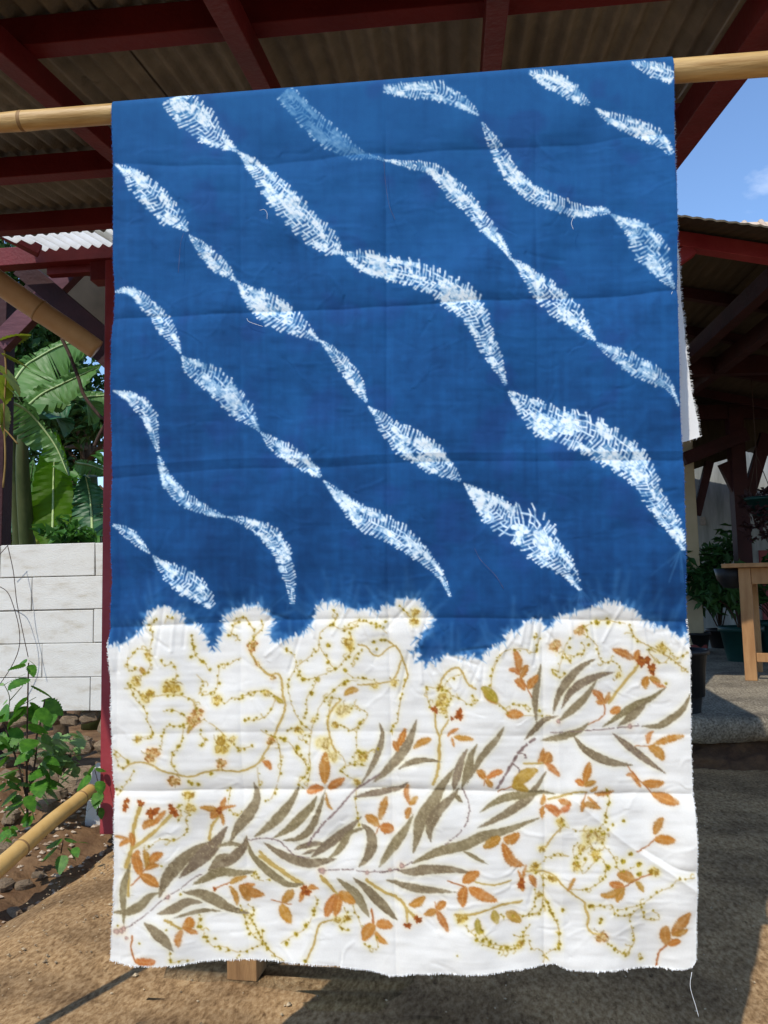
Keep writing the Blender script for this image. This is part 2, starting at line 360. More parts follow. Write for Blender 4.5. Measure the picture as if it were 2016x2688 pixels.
for ln_ in FISH.strip().split('\n'):
    fade = 1.0
    if '*f' in ln_: fade = .6
    if '*h' in ln_: fade = .82
    pts = [tuple(float(c) * K for c in p.split(',')) for p in ln_.replace('*f', '').replace('*h', '').split()]
    C = np.array(crv(pts, 12)); d = np.diff(C[:, :2], axis=0); s = np.concatenate([[0], np.cumsum(np.hypot(d[:, 0], d[:, 1]))]); L = s[-1]
    def sample(u):
        u = min(max(u, 0), L); x = np.interp(u, s, C[:, 0]); y = np.interp(u, s, C[:, 1]); w_ = max(2.5, np.interp(u, s, C[:, 2]))
        a = np.interp(min(u + 3, L), s, C[:, 0]) - np.interp(max(u - 3, 0), s, C[:, 0]); b = np.interp(min(u + 3, L), s, C[:, 1]) - np.interp(max(u - 3, 0), s, C[:, 1])
        q = math.hypot(a, b) + 1e-6
        return x, y, w_ / 2, a / q, b / q
    def P(u, v):
        x, y, h, tx, ty = sample(u); return (x - ty * v * h, y + tx * v * h)
    ph = rg.random(4) * 10
    def dens(u, v): return .5 + .26 * math.sin(u / 34 + ph[0] + v * 1.3) + .26 * math.sin(u / 15.7 + ph[1] - v * 2.9) + .24 * math.sin(v * 5.5 + ph[2] + u / 48)
    f2 = .62 if fade < .7 else 1
    cols_ = []; u = 1.0
    while u < L:
        h = sample(u)[2]; h *= .84; cols_.append((u, h)); u += min(10.5, 5.6 + h * .13) * rg.uniform(.85, 1.18)
    prev = None
    for (u, h) in cols_:
        n_ = int(np.clip(2 * round(h / 11), 2, 6)) ; sl = h * rg.uniform(.22, .42); nodes = {}
        for k_ in range(n_ + 1):
            v = -1 + 2 * k_ / n_
            nodes[k_] = (u - sl * abs(v) + rg.normal(0, .5), .84 * v + rg.normal(0, .16 / n_))
        wv = min(3.9, 2.3 + h * .05)
        for k_ in range(n_):
            if rg.random() < .93: seg(fish, P(*nodes[k_]), P(*nodes[k_ + 1]), wv * rg.uniform(.6, 1.25), wv * rg.uniform(.6, 1.25), rg.uniform(.6, 1) * fade * f2, 1.1)
        for k_, sg in ((0, -1), (n_, 1)):
            if rg.random() < .75:
                a_, b_ = nodes[k_]; e_ = rg.uniform(.08, .26); q_ = P(a_ - h * e_ * .5, b_ + sg * e_)
                seg(fish, P(a_, b_), q_, wv, wv * .7, fade, 1.0)
                if rg.random() < .5: disk(fish, q_, wv * .6, fade, 1.0)
        if prev is not None and prev[2] == n_ or prev is not None and n_ > 2:
            for k_ in range(n_ + 1):
                kk = int(round(k_ * prev[2] / n_)); pu, pv = prev[0][kk]; a_, b_ = nodes[k_]; dn = dens(u, b_)
                if rg.random() < (.35 + .6 * dn if 0 < k_ < n_ else .12): seg(fish, P(pu, pv), P(a_, b_), wv * rg.uniform(.7, 1.4), wv * rg.uniform(.7, 1.4), rg.uniform(.65, 1) * fade * f2, 1.2)
                if k_ < n_:
                    cu, cv = (pu + a_) / 2, b_ + 1.0 / n_; dn = dens(cu, cv) + rg.normal(0, .1)
                    if dn > .58: disk(fish, P(cu, cv), h / n_ * rg.uniform(.75, 1.1) + .8, rg.uniform(.75, 1) * fade * f2, 1.8)
                    elif dn > .42: disk(fish, P(cu, cv), h / n_ * rg.uniform(.6, 1.0) + .6, rg.uniform(.15, .5) * fade, 2.5)
        prev = (nodes, u, n_)
    for u in np.arange(2, L, 5.0):
        h = sample(u)[2]
        if h > 5: disk(fsoft, P(u, rg.uniform(-.5, .5)), h * rg.uniform(.5, .85), 1, 4)
fish *= .62 + .6 * np.clip(vnoise(CW, CH, 4, 11, 2) * 1.6 - .2, 0, 1)
fish = np.clip(fish, 0, 1)
hal = blur(fish, 2.2)

# --- plant prints on the white field
CROP = dict(P1=(280, 1600, 4.1475), P2=(640, 1600, 4.1475), P3=(280, 1960, 4.1475), P4=(640, 1960, 4.1475), P5=(1000, 1900, 4.1475), P6=(1380, 1960, 3.6065),
            P7=(280, 2240, 3.7705), P8=(680, 2240, 2.860), L=(780, 1500, 2.9625), M=(1280, 1550, 2.9625), Q=(1616, 1850, 2.64), R=(1160, 2260, 3.318))
PRINT = r"""P3 g 130 1610,390 1640,560 1560,720 1430,880 1335,1050
P3 g 150 1070,1070 920,1160 750,1310 640,1460 570,1640
P3 g 165 1300,880 1150,1090 980,1260 780,1440
P3 g 55 1510,1100 1350,1070 1180,1110
P3 g 120 1520,980 1490,1090 1380,1210 1230,1310 1080,1380
P3 g 70 1310,1180 1200,1240 1080,1370
P3 g 110 1610,1380 1400,1400 1200,1400 1050,1470 910,1530
P3 g 85 270,1260 220,1400 180,1550 180,1750 190,1960
P7 g 95 510,395 420,430 330,520 200,580 60,590
P7 g 115 1385,630 1200,580 1050,500 900,430 745,400
P7 g 100 920,520 780,500 650,560 500,600
P7 g 48 1120,615 900,600 660,640
P7 g 110 380,685 480,760 580,850 665,960
P4 g 110 610,420 530,580 420,720 280,860 120,975
P4 g 110 800,530 740,640 620,770 500,880 330,985
P4 g 85 890,470 840,640 770,820 690,930 580,990 440,1010
P4 g 110 1280,760 1150,880 1000,1000 850,1110 740,1195
P4 g 110 220,1040 340,1120 500,1200 700,1260 880,1240 1010,1215
P4 g 80 1355,870 1170,930 1100,1030 1020,1140 920,1210
P4 g 70 890,1050 780,1050 660,1070 545,1115
P4 g 40 830,1110 740,1130 640,1160
P4 g 95 40,1050 80,1180 200,1310 350,1430 500,1505 670,1490
P4 g 120 1285,840 1370,920 1400,1050 1350,1190 1260,1290
L g 50 640,1175 665,1260 640,1380 580,1520 500,1650
L g 78 930,1150 890,1270 830,1390 700,1540 590,1640
L g 48 1125,1472 1000,1455 880,1480 790,1530
L g 58 1610,1200 1540,1310 1430,1440 1320,1640
P5 g 95 1045,210 980,330 960,440 920,560 880,690
P5 g 95 940,265 880,370 840,500 810,620 790,720
P5 g 150 790,480 690,620 600,780 520,900 430,1050 400,1200 355,1380
P5 g 120 850,690 760,790 640,900 560,1020 530,1130 545,1250
P5 g 50 810,740 840,790 890,840
P5 g 75 300,620 200,690 0,740 -150,765 -290,790
P5 g 110 355,965 270,1130 180,1260 80,1400 -20,1550
P6 g 85 190,235 100,370 20,480 -130,590 -300,680 -458,744
P6 g 75 270,438 130,425 -20,450 -200,480 -320,530 -432,601
P5 g 120 1720,1005 1500,1100 1300,1160 1100,1200 900,1290 650,1350 480,1430 340,1500
P5 g 115 980,1590 750,1550 500,1560 350,1590 190,1580
P5 g 45 880,1350 1000,1410 1160,1500
P8 g 75 585,180 660,240 730,310 780,400 825,480
P8 g 80 710,175 800,250 880,340 960,420 1040,495
P8 g 65 955,190 1100,230 1250,260 1480,265
M g 55 410,570 385,700 365,850 380,1060
M g 70 830,530 720,590 630,680 550,800 505,950
M g 70 990,635 860,660 720,720 630,800 570,910
M g 65 840,700 780,790 700,880 620,950 540,1010
M g 60 785,1020 720,1080 620,1120 520,1145 410,1165
M g 50 540,970 440,1000 360,1080 280,1160
M g 65 1390,755 1280,840 1150,900 1030,970 890,1060
M g 70 1250,860 1150,960 1010,1055
M g 62 1575,800 1520,920 1420,1010 1330,1060 1200,1060
M g 70 670,1130 740,1220 850,1290 980,1340 1130,1365
M g 60 970,1110 1080,1200 1220,1310 1390,1430
P7 s 10 180,745 300,670 430,570 520,490 650,400 760,330 850,260 920,240
P4 s 12 60,1020 200,990 380,1010 480,1100 560,1170 720,1200
P4 s 22 1480,290 1330,390 1190,490 1060,640 900,800 790,930 700,1060
P4 s 12 870,1340 1000,1330 1200,1330 1400,1350 1580,1340 1700,1320
P5 s 10 340,1480 200,1560 20,1610
P5 s 12 890,700 950,830 955,960 910,1090 820,1190 700,1280
M s 22 360,1150 260,1230 190,1340 120,1460 70,1540
M s 9 490,1100 700,1090 880,1080 1100,1060 1200,1055
M s 7 240,1260 290,1270 300,1300
M s 7 200,1350 240,1380 245,1410
P7 bm 30 90,780 140,770 170,745
P7 bm 25 600,440
P7 bm 22 200,835
P8 bm 25 475,125
P8 bm 15 985,115 815,135
P8 bm 22 1075,80
M bm 20 1110,1060 545,1010
P3 bo 34 220,590 205,660
P3 bo 40 380,610
P3 bo 62 510,710
P3 o 90 410,890 460,830 560,800
P3 o 60 650,690 590,760 520,850
P3 bo 38 710,660 740,720
P3 o 35 60,965 160,985 260,1000
P3 o 80 260,930 290,1000 290,1080
P3 o 60 140,1085 190,1040 260,1020
P3 o 115 360,1110 330,1200 350,1300 370,1400
P3 o 70 420,1110 450,1200 440,1330
P3 o 95 620,1160 540,1190 480,1270
P3 o 70 580,1290 500,1290 430,1340
P3 o 110 370,1390 460,1440 570,1530
P3 t 14 270,1510 340,1440 430,1320
P3 o 70 1010,660 1120,680 1230,700
P3 o 60 1290,550 1260,640 1230,720
P3 o 40 1410,640 1300,660 1220,700
P3 o 95 1120,800 1170,740 1240,690
P3 o 50 1260,870 1250,790 1230,720
P3 bo 40 1220,700
P3 o 60 1510,1435 1400,1470 1310,1530
P3 o 50 1610,1520 1500,1535 1420,1550
P7 o 60 1190,350 1250,440 1270,555
P7 o 120 1290,340 1380,400 1550,440
P7 o 90 1310,350 1360,430 1390,510
P7 t 14 1040,390 1120,350 1200,320
P7 bo 18 1040,390
P4 o 125 900,40 890,170 890,270 890,400
P4 o 100 1110,330 1010,390 920,450
P4 o 95 685,490 780,450 880,440
P4 o 35 900,480 920,600 975,675
P4 o 85 1560,530 1520,650 1480,800
P4 o 100 1320,740 1400,790 1470,860
P4 o 115 1640,900 1560,880 1480,870
P4 t 12 1430,960 1480,850
P4 o 60 200,150 260,180 310,250
P5 o 75 350,260 450,190 560,150
P5 o 60 1010,160 890,145 790,130
P5 o 40 850,45 780,70 720,130
P5 o 28 800,240 780,180 770,130
P5 o 80 1040,500 1090,530 1130,590
P5 o 70 1330,510 1240,530 1140,580
P5 o 60 1215,690 1180,640 1140,590
P5 t 12 1120,660 1130,590
P5 o 60 300,640 280,740 320,870
P5 o 60 400,770 360,820 320,870
P5 o 72 280,1020 300,950 330,890
P5 o 75 270,40 230,150 180,260
P5 o 70 130,190 160,230 190,300
P5 o 115 1300,1210 1220,1260 1110,1320
P5 o 115 1510,1180 1420,1240 1330,1230
P5 o 110 1320,1270 1370,1390 1430,1480 1560,1530
R o 95 330,70 250,110 180,160
R o 90 185,370 180,270 210,190
R o 95 485,330 330,260 230,200
R t 12 50,150 190,190
R y 14 290,155 400,180 500,180 600,155
R bo 40 690,190
R o 30 730,20 710,110 690,180
R o 25 660,60 680,120 690,180
R o 40 705,255 690,210 670,160
P8 o 72 260,270 220,320 170,380
P8 o 88 235,540 190,460 160,390
P8 t 10 80,365 240,390
P8 bo 42 350,280
P8 o 40 450,265 400,250 360,270
P8 o 40 300,370 330,300 340,260
P8 o 75 500,480 530,400 580,300
P8 o 65 570,480 590,390 600,300
P8 o 80 720,380 660,330 600,290
P8 o 92 780,660 820,580 870,530
P8 o 78 1010,545 940,530 875,530
P8 o 45 970,675 910,640 870,580
P8 t 16 845,420 860,520
P8 o 62 1125,375 1190,360 1250,310
P8 bo 28 1195,480
P8 bo 26 1120,525
P8 o 55 1240,445 1290,430 1330,405
P8 o 55 1405,345 1370,370 1330,405
P8 o 55 1420,565 1380,490 1335,410
P8 t 8 1320,350 1330,405
P7 o 110 800,640 800,720 750,760
P7 o 72 720,930 710,840 740,760
P7 o 50 890,820 820,780 760,750
P7 y 22 580,655 660,700 740,750
P7 o 95 495,1060 400,1070 290,1050
P7 t 18 265,810 250,950 300,1070
M o 60 200,450 235,540 240,640
M o 55 310,570 280,620 250,680
M o 45 160,610 210,615 250,650
M o 65 390,650 340,710 310,760
M o 60 205,690 250,710 290,770
M t 8 250,660 340,820
M o 72 140,950 200,955 280,960
M h 70 -40,760 20,820 75,870
L h 80 1430,890 1490,940 1560,1010
M o 60 965,455 1060,490 1140,540
M o 50 1175,455 1160,510 1150,550
M bo 42 1210,550 1280,610
M o 60 1235,775 1230,710 1250,670
M o 50 1350,715 1300,695 1260,670
M o 30 1390,755 1340,740 1290,710
M y 22 940,875 1030,760 1130,640 1180,570
M o 55 805,770 860,810 900,870
M o 45 950,790 930,840 905,880
M o 32 835,860 870,870 900,880
M o 60 1040,910 1000,930 950,950
M t 10 905,880 900,970 780,1040
M o 55 1535,1130 1420,1160 1290,1205
M o 40 1300,1100 1260,1140 1255,1200
M o 80 1375,1330 1330,1260 1255,1215
M t 8 1150,1215 1260,1215
M o 90 480,1250 460,1300 440,1350
M o 40 430,1220 420,1290 390,1340
M o 50 560,1445 500,1380 450,1340
M y 14 280,1340 430,1340
M o 62 790,1325 770,1400 740,1510
M o 50 670,1470 710,1480 740,1510
M o 50 840,1480 790,1490 740,1510
M h 100 390,1385 280,1440 190,1540
M h 60 320,1555 260,1530 200,1530
M t 10 190,1525 80,1555
P6 o 50 840,420 740,445 640,440
P6 o 62 710,580 620,540 530,520
P6 o 45 520,600 525,540 540,480
P6 o 25 680,550 630,510 580,460
P6 o 40 680,370 640,400 600,410
P6 o 60 300,490 370,510 420,530
P6 o 55 300,605 360,570 420,530
P6 o 45 170,440 160,500 140,540
P6 o 45 150,670 150,600 155,540
P6 o 80 170,540 250,570 300,640
P6 y 18 210,485 350,450 470,420 570,420
P6 by 45 320,690
P6 t 9 570,420 530,520
P6 o 88 1320,350 1210,360 1110,345
P6 o 98 1450,535 1330,500 1200,450
P6 o 45 950,270 1010,275 1060,330 1100,400
P6 t 12 970,190 1080,320 1200,450
P6 o 78 1300,665 1250,740 1215,830
P6 o 98 1410,880 1310,875 1215,870
P6 t 12 1210,880 1140,950 1050,985
P6 o 98 850,1180 940,1210 1030,1260
P6 o 75 775,1265 850,1290 920,1300
P6 o 72 695,1380 800,1375 910,1310
P6 o 75 850,1450 880,1380 920,1310
P6 o 50 1110,1370 1080,1310 1030,1265
P6 t 16 920,1310 1040,1250 1190,1200
P6 o 35 460,1220 430,1270 390,1350
R o 55 760,110 790,160 820,230
R by 25 940,140 970,150
Q o 80 510,1425 450,1510 390,1600
Q o 75 350,1525 345,1600 365,1680
Q o 45 500,1555 450,1580 390,1600
Q o 55 455,1640 410,1650 370,1680
Q t 14 360,1680 310,1740 295,1830
P1 v 12 560,110 500,150 490,200 520,260 500,400 480,520 500,600 450,690 330,730
P1 v 10 640,150 670,90 730,110
P1 v 8 490,440 350,430 290,500 240,570 270,660 350,650
P1 h 60 390,620 410,660 450,690
P1 by 50 330,780
P1 by 35 470,500
P1 by 78 720,840
P1 by 50 490,910 440,960
P1 v 14 240,820 330,870 420,940 560,935 720,920 900,960 1000,1080
P1 v 7 270,840 330,980 400,1040 460,1140 460,1200 510,1340 380,1400
P1 v 10 430,1400 510,1390 500,1340
P1 by 30 350,1410
P1 bo2 60 990,1130 960,1210
P1 h 60 1000,1150 950,1230 890,1350
P1 v 12 1060,1190 1200,1270 1330,1390
P1 by 88 1270,1470
P1 by 35 1390,1400
P1 v 7 640,1100 730,1080 850,1140 890,1200 850,1260 700,1260 640,1330 620,1450 590,1530
P1 v 8 850,1270 840,1400 800,1480 740,1560 720,1659
P1 bo2 75 510,1570
P1 v 7 920,270 930,350 950,410 960,490 1040,570 1120,680
P1 v 7 980,710 1050,800 1010,860 1060,930 1160,890 1200,850 1210,720 1230,600 1330,600 1400,550 1460,530
P1 by 45 1210,985
P1 v 8 1210,930 1290,1020 1370,960 1480,970 1560,900 1659,880
P1 v 6 620,560 660,610 740,590 780,720 740,770
P1 v 14 1360,130 1470,90 1560,180 1610,250
P1 v 12 1470,90 1380,160 1340,300
P1 v 12 1320,280 1380,270 1430,330
P1 d 22 920,515 1040,570 950,410 850,1250 735,1090 800,1480
P1 d 15 710,1240 1035,1310 855,1140 1450,1525 1590,1470 640,1330 850,1390
P1 v 6 1390,1440 1450,1500 1590,1480
P1 v 6 1030,1360 1080,1430 1050,1470
P2 v 20 170,110 200,190 120,290 80,370
P2 v 14 0,90 120,240
P2 y 22 80,370 70,460 130,560 200,650 290,710 380,700 420,800 430,920 460,1030 430,1160 370,1290 330,1390 250,1530 180,1640
P2 bo2 55 90,400
P2 bo2 28 150,590 320,740
P2 bo2 45 300,1420
P2 h 50 330,930 390,980 450,1020
P2 by 35 250,910
P2 v 9 0,940 150,890 250,880 350,940 430,1000
P2 v 8 350,970 300,1100 200,1180 60,1195 10,1200
P2 v 8 450,430 530,490 570,600 500,760 490,850 520,1000 580,1150 640,1250
P2 v 9 570,620 700,530 760,460 810,440 820,300 850,230 950,180 1080,210 1200,130 1370,140 1500,200 1560,260
P2 v 12 830,420 900,530 1000,640 1090,560 1160,480 1200,430
P2 v 8 1000,640 880,700 700,760 620,720 580,640
P2 by 58 1150,370
P2 d 25 1000,640 1420,350 920,390 970,160 650,760
P2 d 18 1240,530 900,500 925,570 1100,650 1300,740 1540,330 1500,330 1450,430 30,1200 150,1170
P2 y 16 1250,380 1340,400 1400,480 1480,500 1560,430 1640,390
P2 v 7 1300,450 1210,510 1190,620
P2 v 22 1160,250 1180,330
P2 v 20 1230,180 1100,220
P2 v 8 800,740 760,850 690,960 690,1080 650,1180
P2 h 40 800,730 810,790
P2 v 8 1240,770 1090,790 980,880 880,980 820,1080 780,1200 740,1300 720,1480 720,1659
P2 v 7 1090,650 1200,740 1330,750 1450,790
P2 y 14 1240,820 1400,810 1600,780
P2 h 75 1090,930 1170,880 1255,870
P2 by 36 1430,830 1640,800
P2 d 26 1100,800 740,910 1270,1230
P2 bp 70 1080,1100
P2 bp 60 870,1450
P2 bp 58 980,1590
P2 y 22 1060,980 960,1090 920,1200 930,1330 980,1480 1020,1540
P2 v 10 1060,980 970,970 920,1150
P2 v 9 1150,1090 1200,1050 1290,1090 1350,1140 1310,1220 1240,1290 1230,1400 1240,1530
P2 v 14 980,1230 1100,1270 1180,1310 1300,1210
P2 by 38 1000,1250
P2 by 48 1300,1600
P2 v 14 1220,1540 1330,1550 1450,1510
P2 v 10 190,1310 280,1360 330,1380
P2 v 10 360,1390 390,1500 410,1659
P2 v 8 400,1390 520,1460 590,1570 690,1659
P2 d 28 450,1410 590,1500
P2 by 38 600,1310
P2 v 12 480,1310 560,1290 640,1360
P2 v 8 630,1240 700,1290 740,1340 640,1390 720,1480
P2 by 25 760,1200
P3 v 5 80,30 250,160
P3 v 5 90,60 130,200 180,240
P3 y 20 180,240 300,170 420,165 530,200 650,260 800,300 930,320 1100,270 1250,250 1450,260 1600,210 1720,120
P3 bo2 58 740,370
P3 bo2 50 1260,180
P3 v 6 310,250 240,360 160,470 110,530
P3 v 8 800,290 730,180 740,60
P3 d 22 900,375 930,400 1000,410 1145,290 240,165 85,475
P3 y 42 380,640 330,780 300,900 290,1080 240,1230 220,1300
P3 y 36 700,750 600,850 480,960 310,1090
P3 y 30 250,1300 240,1450 240,1620
P3 y 32 1200,780 1120,900 1100,1030 1130,1080
P3 by 50 890,530 910,670
P3 v 14 830,640 780,650 810,740 770,820
P3 v 9 900,720 850,800 870,890 840,960 720,1030 640,1000 540,1030 460,1110
P3 v 8 1300,480 1340,490 1320,620
P3 v 8 1350,690 1400,745 1490,710
P4 v 8 390,10 410,150 400,280 350,450 310,550 240,590
P4 v 9 540,10 600,80 680,170 690,270 650,340 600,390 660,450
P4 v 7 720,60 730,250 700,420
P4 v 6 155,220 175,460
P4 v 10 1040,40 1120,170 1070,230 1120,300 1220,350
P4 by 32 1240,380
P4 v 14 1130,190 1250,180 1330,200
P4 v 10 1210,60 1210,150
P4 v 8 1225,440 1225,650 1250,760 1250,870
P4 y 34 170,1150 300,1270 430,1350 560,1450 620,1490
P4 y 26 840,1400 920,1470 980,1570
P4 y 24 1340,1440 1450,1520 1560,1590 1659,1620
P4 v 8 80,1430 120,1380 160,1470 290,1450
L y 22 1110,1300 1105,1450 1090,1560 1060,1640
L y 13 1070,1080 1080,1200 1110,1290
L y 13 1180,1150 1130,1230 1110,1290
L bo 28 1070,1070
L bo 32 1260,1110
L bo 16 1205,1140
L y 14 1110,900 1130,830 1180,770 1250,745 1290,790 1330,870 1390,910
L by 45 1130,1000
L by 25 1110,900 1140,1080
L v 8 1560,1010 1640,1090
L v 7 1280,790 1190,830 1140,900
L v 9 1120,910 1180,930 1195,990 1160,1060 1170,1130
L v 6 1210,960 1290,1000 1350,1030 1400,1000 1360,960
L v 5 1000,890 1100,910
L v 5 1000,900 1020,1000 1040,1060
L v 6 1510,970 1510,820 1550,700 1590,630
L y 13 710,540 790,600 830,700 860,800 830,890
L v 10 830,890 810,980 790,1100 780,1170 740,1200 740,1270
L y 12 810,690 780,790 740,850
L by 30 920,320 915,390
L v 8 800,260 850,320 890,360
L v 8 270,300 310,340 290,390
L d 12 370,870 520,830 290,920 110,940 150,840 520,380 580,400 620,430 690,390 840,840 820,950
M v 7 370,480 250,450 130,470 50,570 20,740
M v 6 400,370 370,480
M v 8 370,330 380,350 360,380
M v 12 1100,270 1150,370 1230,420 1330,470 1440,540 1500,590 1560,640
M v 9 700,300 800,260 920,230 1070,260
M d 20 850,250 940,250
M bo2 35 710,310
M bo2 45 520,430
M by 42 1350,450
M v 8 760,310 790,370 850,430 860,510 900,560 960,550 1020,580 1040,630
M v 9 640,360 590,450 560,560 540,620 500,610 510,650 560,670 600,640
M v 14 590,490 640,560
M v 7 730,400 750,460 700,500 620,500
M v 10 1310,480 1250,460 1300,540 1380,560 1420,480 1350,410
M v 6 1430,500 1480,520 1560,480
M v 8 75,870 150,940
M v 5 280,965 480,965
M v 5 200,885 270,880 300,920 340,910
M by 25 1020,660
M d 13 630,440 780,420 1390,725 400,930 1255,460
P6 y 14 330,740 240,840 190,930 130,980
P6 by 32 150,950
P6 v 8 360,735 520,780 650,780 700,800 740,930 820,1020 860,1130 920,1160 1030,1130
P6 bp 68 590,830
P6 bp 40 700,850
P6 v 6 690,770 740,680 760,600 790,490 750,380
P6 d 16 790,530 745,640 925,700 820,730 770,770 735,810
P6 v 9 480,890 440,960 460,1050 500,1110 540,1180 620,1090 700,1030 740,1090 740,1180 700,1250 580,1320 420,1330
P6 v 9 600,930 500,990 480,1040 570,1030 530,1120
P6 v 8 600,890 640,960 720,960
P6 by 45 470,1110 650,1010
P6 by 35 520,940
P6 v 5 150,1090 220,1030 300,1020 400,1020
P6 y 16 0,1170 100,1165 250,1200 330,1280 420,1360 540,1450 560,1520 590,1600 580,1659
P6 by 38 80,1130
P6 v 9 120,1180 160,1260 170,1400 210,1500 250,1580 290,1659
P6 v 9 90,1330 90,1440 70,1520 0,1590
P6 by 28 130,1400
P6 v 8 160,1440 150,1540 40,1590
P6 v 8 590,1490 700,1490 800,1475 830,1540 900,1590 990,1580 1060,1520
P6 v 6 870,1530 1000,1500 1070,1490 1150,1440 1260,1360 1370,1310 1420,1240 1580,1220
P6 v 9 1080,1510 1110,1580 1150,1640 1250,1640 1260,1590 1190,1550
P6 by 40 1210,1175
P6 d 26 1070,1110 1070,1200 990,1010 915,1075 600,1490 770,1120
R y 18 700,340 520,360 350,410 200,435 110,440
R by 42 170,470
R h 60 310,460 310,530 325,605
R h 70 450,400 460,460 480,525
R h 90 550,430 610,460 690,520
R v 8 190,520 280,600 340,670 450,730 560,755 640,740 700,700
R v 7 330,540 370,610 420,680 500,710 590,725 680,720
R d 18 300,640 355,650 415,680 345,575 560,735
R by 28 680,710
R v 8 770,540 720,600 700,650 720,690
R v 7 620,630 680,650
R v 9 750,680 790,760 840,760 890,820 880,900
R v 9 1010,750 940,780 890,830 930,860
R v 9 920,360 960,460 1000,540 1020,620 1010,730
R d 20 920,360 960,455 1020,715 1015,750
R d 18 1050,420 1020,625
R y 16 1240,340 1240,400 1270,470 1260,550 1300,610 1380,620
R bo2 45 1390,650
R v 10 1430,690 1500,750 1580,800 1630,810 1640,740
R d 18 1370,520 1380,490 1500,760 1280,375 1300,370
R by 32 810,50
R v 7 500,440 560,470 690,470 850,450 880,360
R d 10 135,780 495,770
Q v 9 5,1690 60,1730 100,1700 135,1640 120,1580 95,1490
Q v 7 180,1745 190,1770 180,1790
P8 y 24 5,25 130,110 240,180 320,220
P8 y 18 470,180 540,250 590,310
P8 y 20 810,190 900,260 1000,310 1070,350 1110,400 1160,450 1195,480
P8 y 16 1110,400 1115,500
P8 v 7 415,310 435,370 400,470 350,560 270,620 160,690
P8 y 14 550,500 460,530 430,600 410,690 350,810
P8 v 10 640,410 660,480 600,550 660,580
P8 v 8 700,390 740,480 770,560
P8 by 26 590,500 660,490
P8 d 18 350,805 200,690 350,545 275,615 410,435
P8 v 8 10,590 30,690 100,770 190,820
P8 v 6 790,680 830,710 890,710 880,620
P7 v 8 910,640 890,740 940,800 960,870 1040,960 1120,960 1300,1010 1440,960 1530,920
P7 v 9 1340,650 1370,760 1440,840 1530,910 1600,980 1659,1030
P7 v 8 1300,540 1340,650
P7 v 8 1370,540 1440,590 1410,660 1440,730 1490,810 1540,900
P7 v 6 1300,1030 1250,1070
P7 v 8 630,960 640,1070
P7 v 8 650,1080 750,1060 850,1080
P7 d 18 910,685 910,750 970,860 1050,880 1100,980 1490,810 1580,960 1395,830 1530,790 1560,920 1410,650 1440,730 1360,725
P7 d 12 600,750 720,420 335,880 640,1070 105,720 545,125
"""

NF = vnoise(CW, CH, 3, 21, 2); NM = vnoise(CW, CH, 9, 22, 3); NL = vnoise(CW, CH, 60, 23, 4)
items = []
haloY = np.zeros((CH, CW)); haloO = np.zeros((CH, CW))
def put(order, r, al, c): items.append((order, r, al, c))

def leaf_item(pts, wd, kind):
    C = np.array(crv(pts, 14)); X = np.array([(p[0] - CX0) * CS for p in C]); Y = np.array([(p[1] - CY0) * CS for p in C]); wd = wd * CS
    r = win(X.min() - wd, X.max() + wd, Y.min() - wd, Y.max() + wd)
    if r is None: return
    a, b, c, d = r
    gx = np.arange(a, b)[None, :, None]; gy = np.arange(c, d)[:, None, None]
    D = (gx - X) ** 2 + (gy - Y) ** 2; k = D.argmin(2); dd = np.sqrt(np.take_along_axis(D, k[..., None], 2)[..., 0])
    n = len(X) - 1; t = k / n
    tx = np.gradient(X)[k]; ty = np.gradient(Y)[k]; side = np.sign((gx[..., 0] - X[k]) * ty - (gy[..., 0] - Y[k]) * tx)
    if kind == 'g': W = np.sin(np.pi * np.clip(t * .96 + .02, 0, 1)) ** .72 * (.9 + .1 * np.cos(2 * np.pi * (t - .6)))
    else: W = np.sin(np.pi * np.clip(t, 0, 1) ** 1.05) ** .62
    hw = wd / 2 * W
    nf = NF[c:d, a:b]; nm = NM[c:d, a:b]
    if kind == 'o':
        hw = hw + (np.abs(((t * 13 + .15 * nm) % 1) - .5) - .25) * 2.2 * (W > .3) + (nf - .5) * 2.0
    else: hw = hw + (nf - .5) * 1.6
    al = np.clip(hw - dd + .5, 0, 1)
    v = dd / (hw + .6)
    if kind == 'g':
        base = np.array((119, 101, 77.)) + rg.normal(0, 5) + rg.uniform(-4, 8) * np.array((.6, 1, -.4)); lt = np.array((164, 148, 114.))
        f = np.clip((nf - .56) * 2.6, 0, .8) + .25 * np.clip(nm - .5, 0, 1) + np.clip((v - .8) * 1.2, 0, .25)
        mid = np.exp(-(dd / .8) ** 2) * .28 * (nm > .5)
        crk = (np.abs(np.sin(t * rg.uniform(20, 40) + nm * 9 + side)) > .985) * (nm > .56) * .55
        f = np.clip(f + mid + crk, 0, .95)
        put(2, r, al * np.clip(.62 + .55 * nm + .5 * (nf - .5), .6, 1), base * (1 - f[..., None]) + lt * f[..., None]); haloY[c:d, a:b] = np.maximum(haloY[c:d, a:b], al * .38)
    else:
        base = np.array((170, 106, 40.)) if kind == 'o' else np.array((164, 127, 46.))
        base = base + rg.normal(0, 7, 3) * np.array((1, .8, .6)); lt = np.array((208, 156, 94.)) if kind == 'o' else np.array((202, 172, 92.))
        vein = np.clip(np.sin(t * 42 + v * 3.4) - .55, 0, 1) * .6 + np.exp(-(dd / .75) ** 2) * .55
        f = np.clip(vein + (nf - .5) * .9 + (nm - .5) * .9, 0, .85)
        edge = np.clip((v - .82) * 2.2, 0, .3)
        cimg = (base * (1 - f[..., None]) + lt * f[..., None]) * (1 - edge[..., None])
        put(2, r, np.clip(hw - dd + .9, 0, 1.8) / 1.8 * np.clip(.5 + .8 * nm + .5 * (nf - .5), .55, 1), cimg); haloO[c:d, a:b] = np.maximum(haloO[c:d, a:b], al * .8)

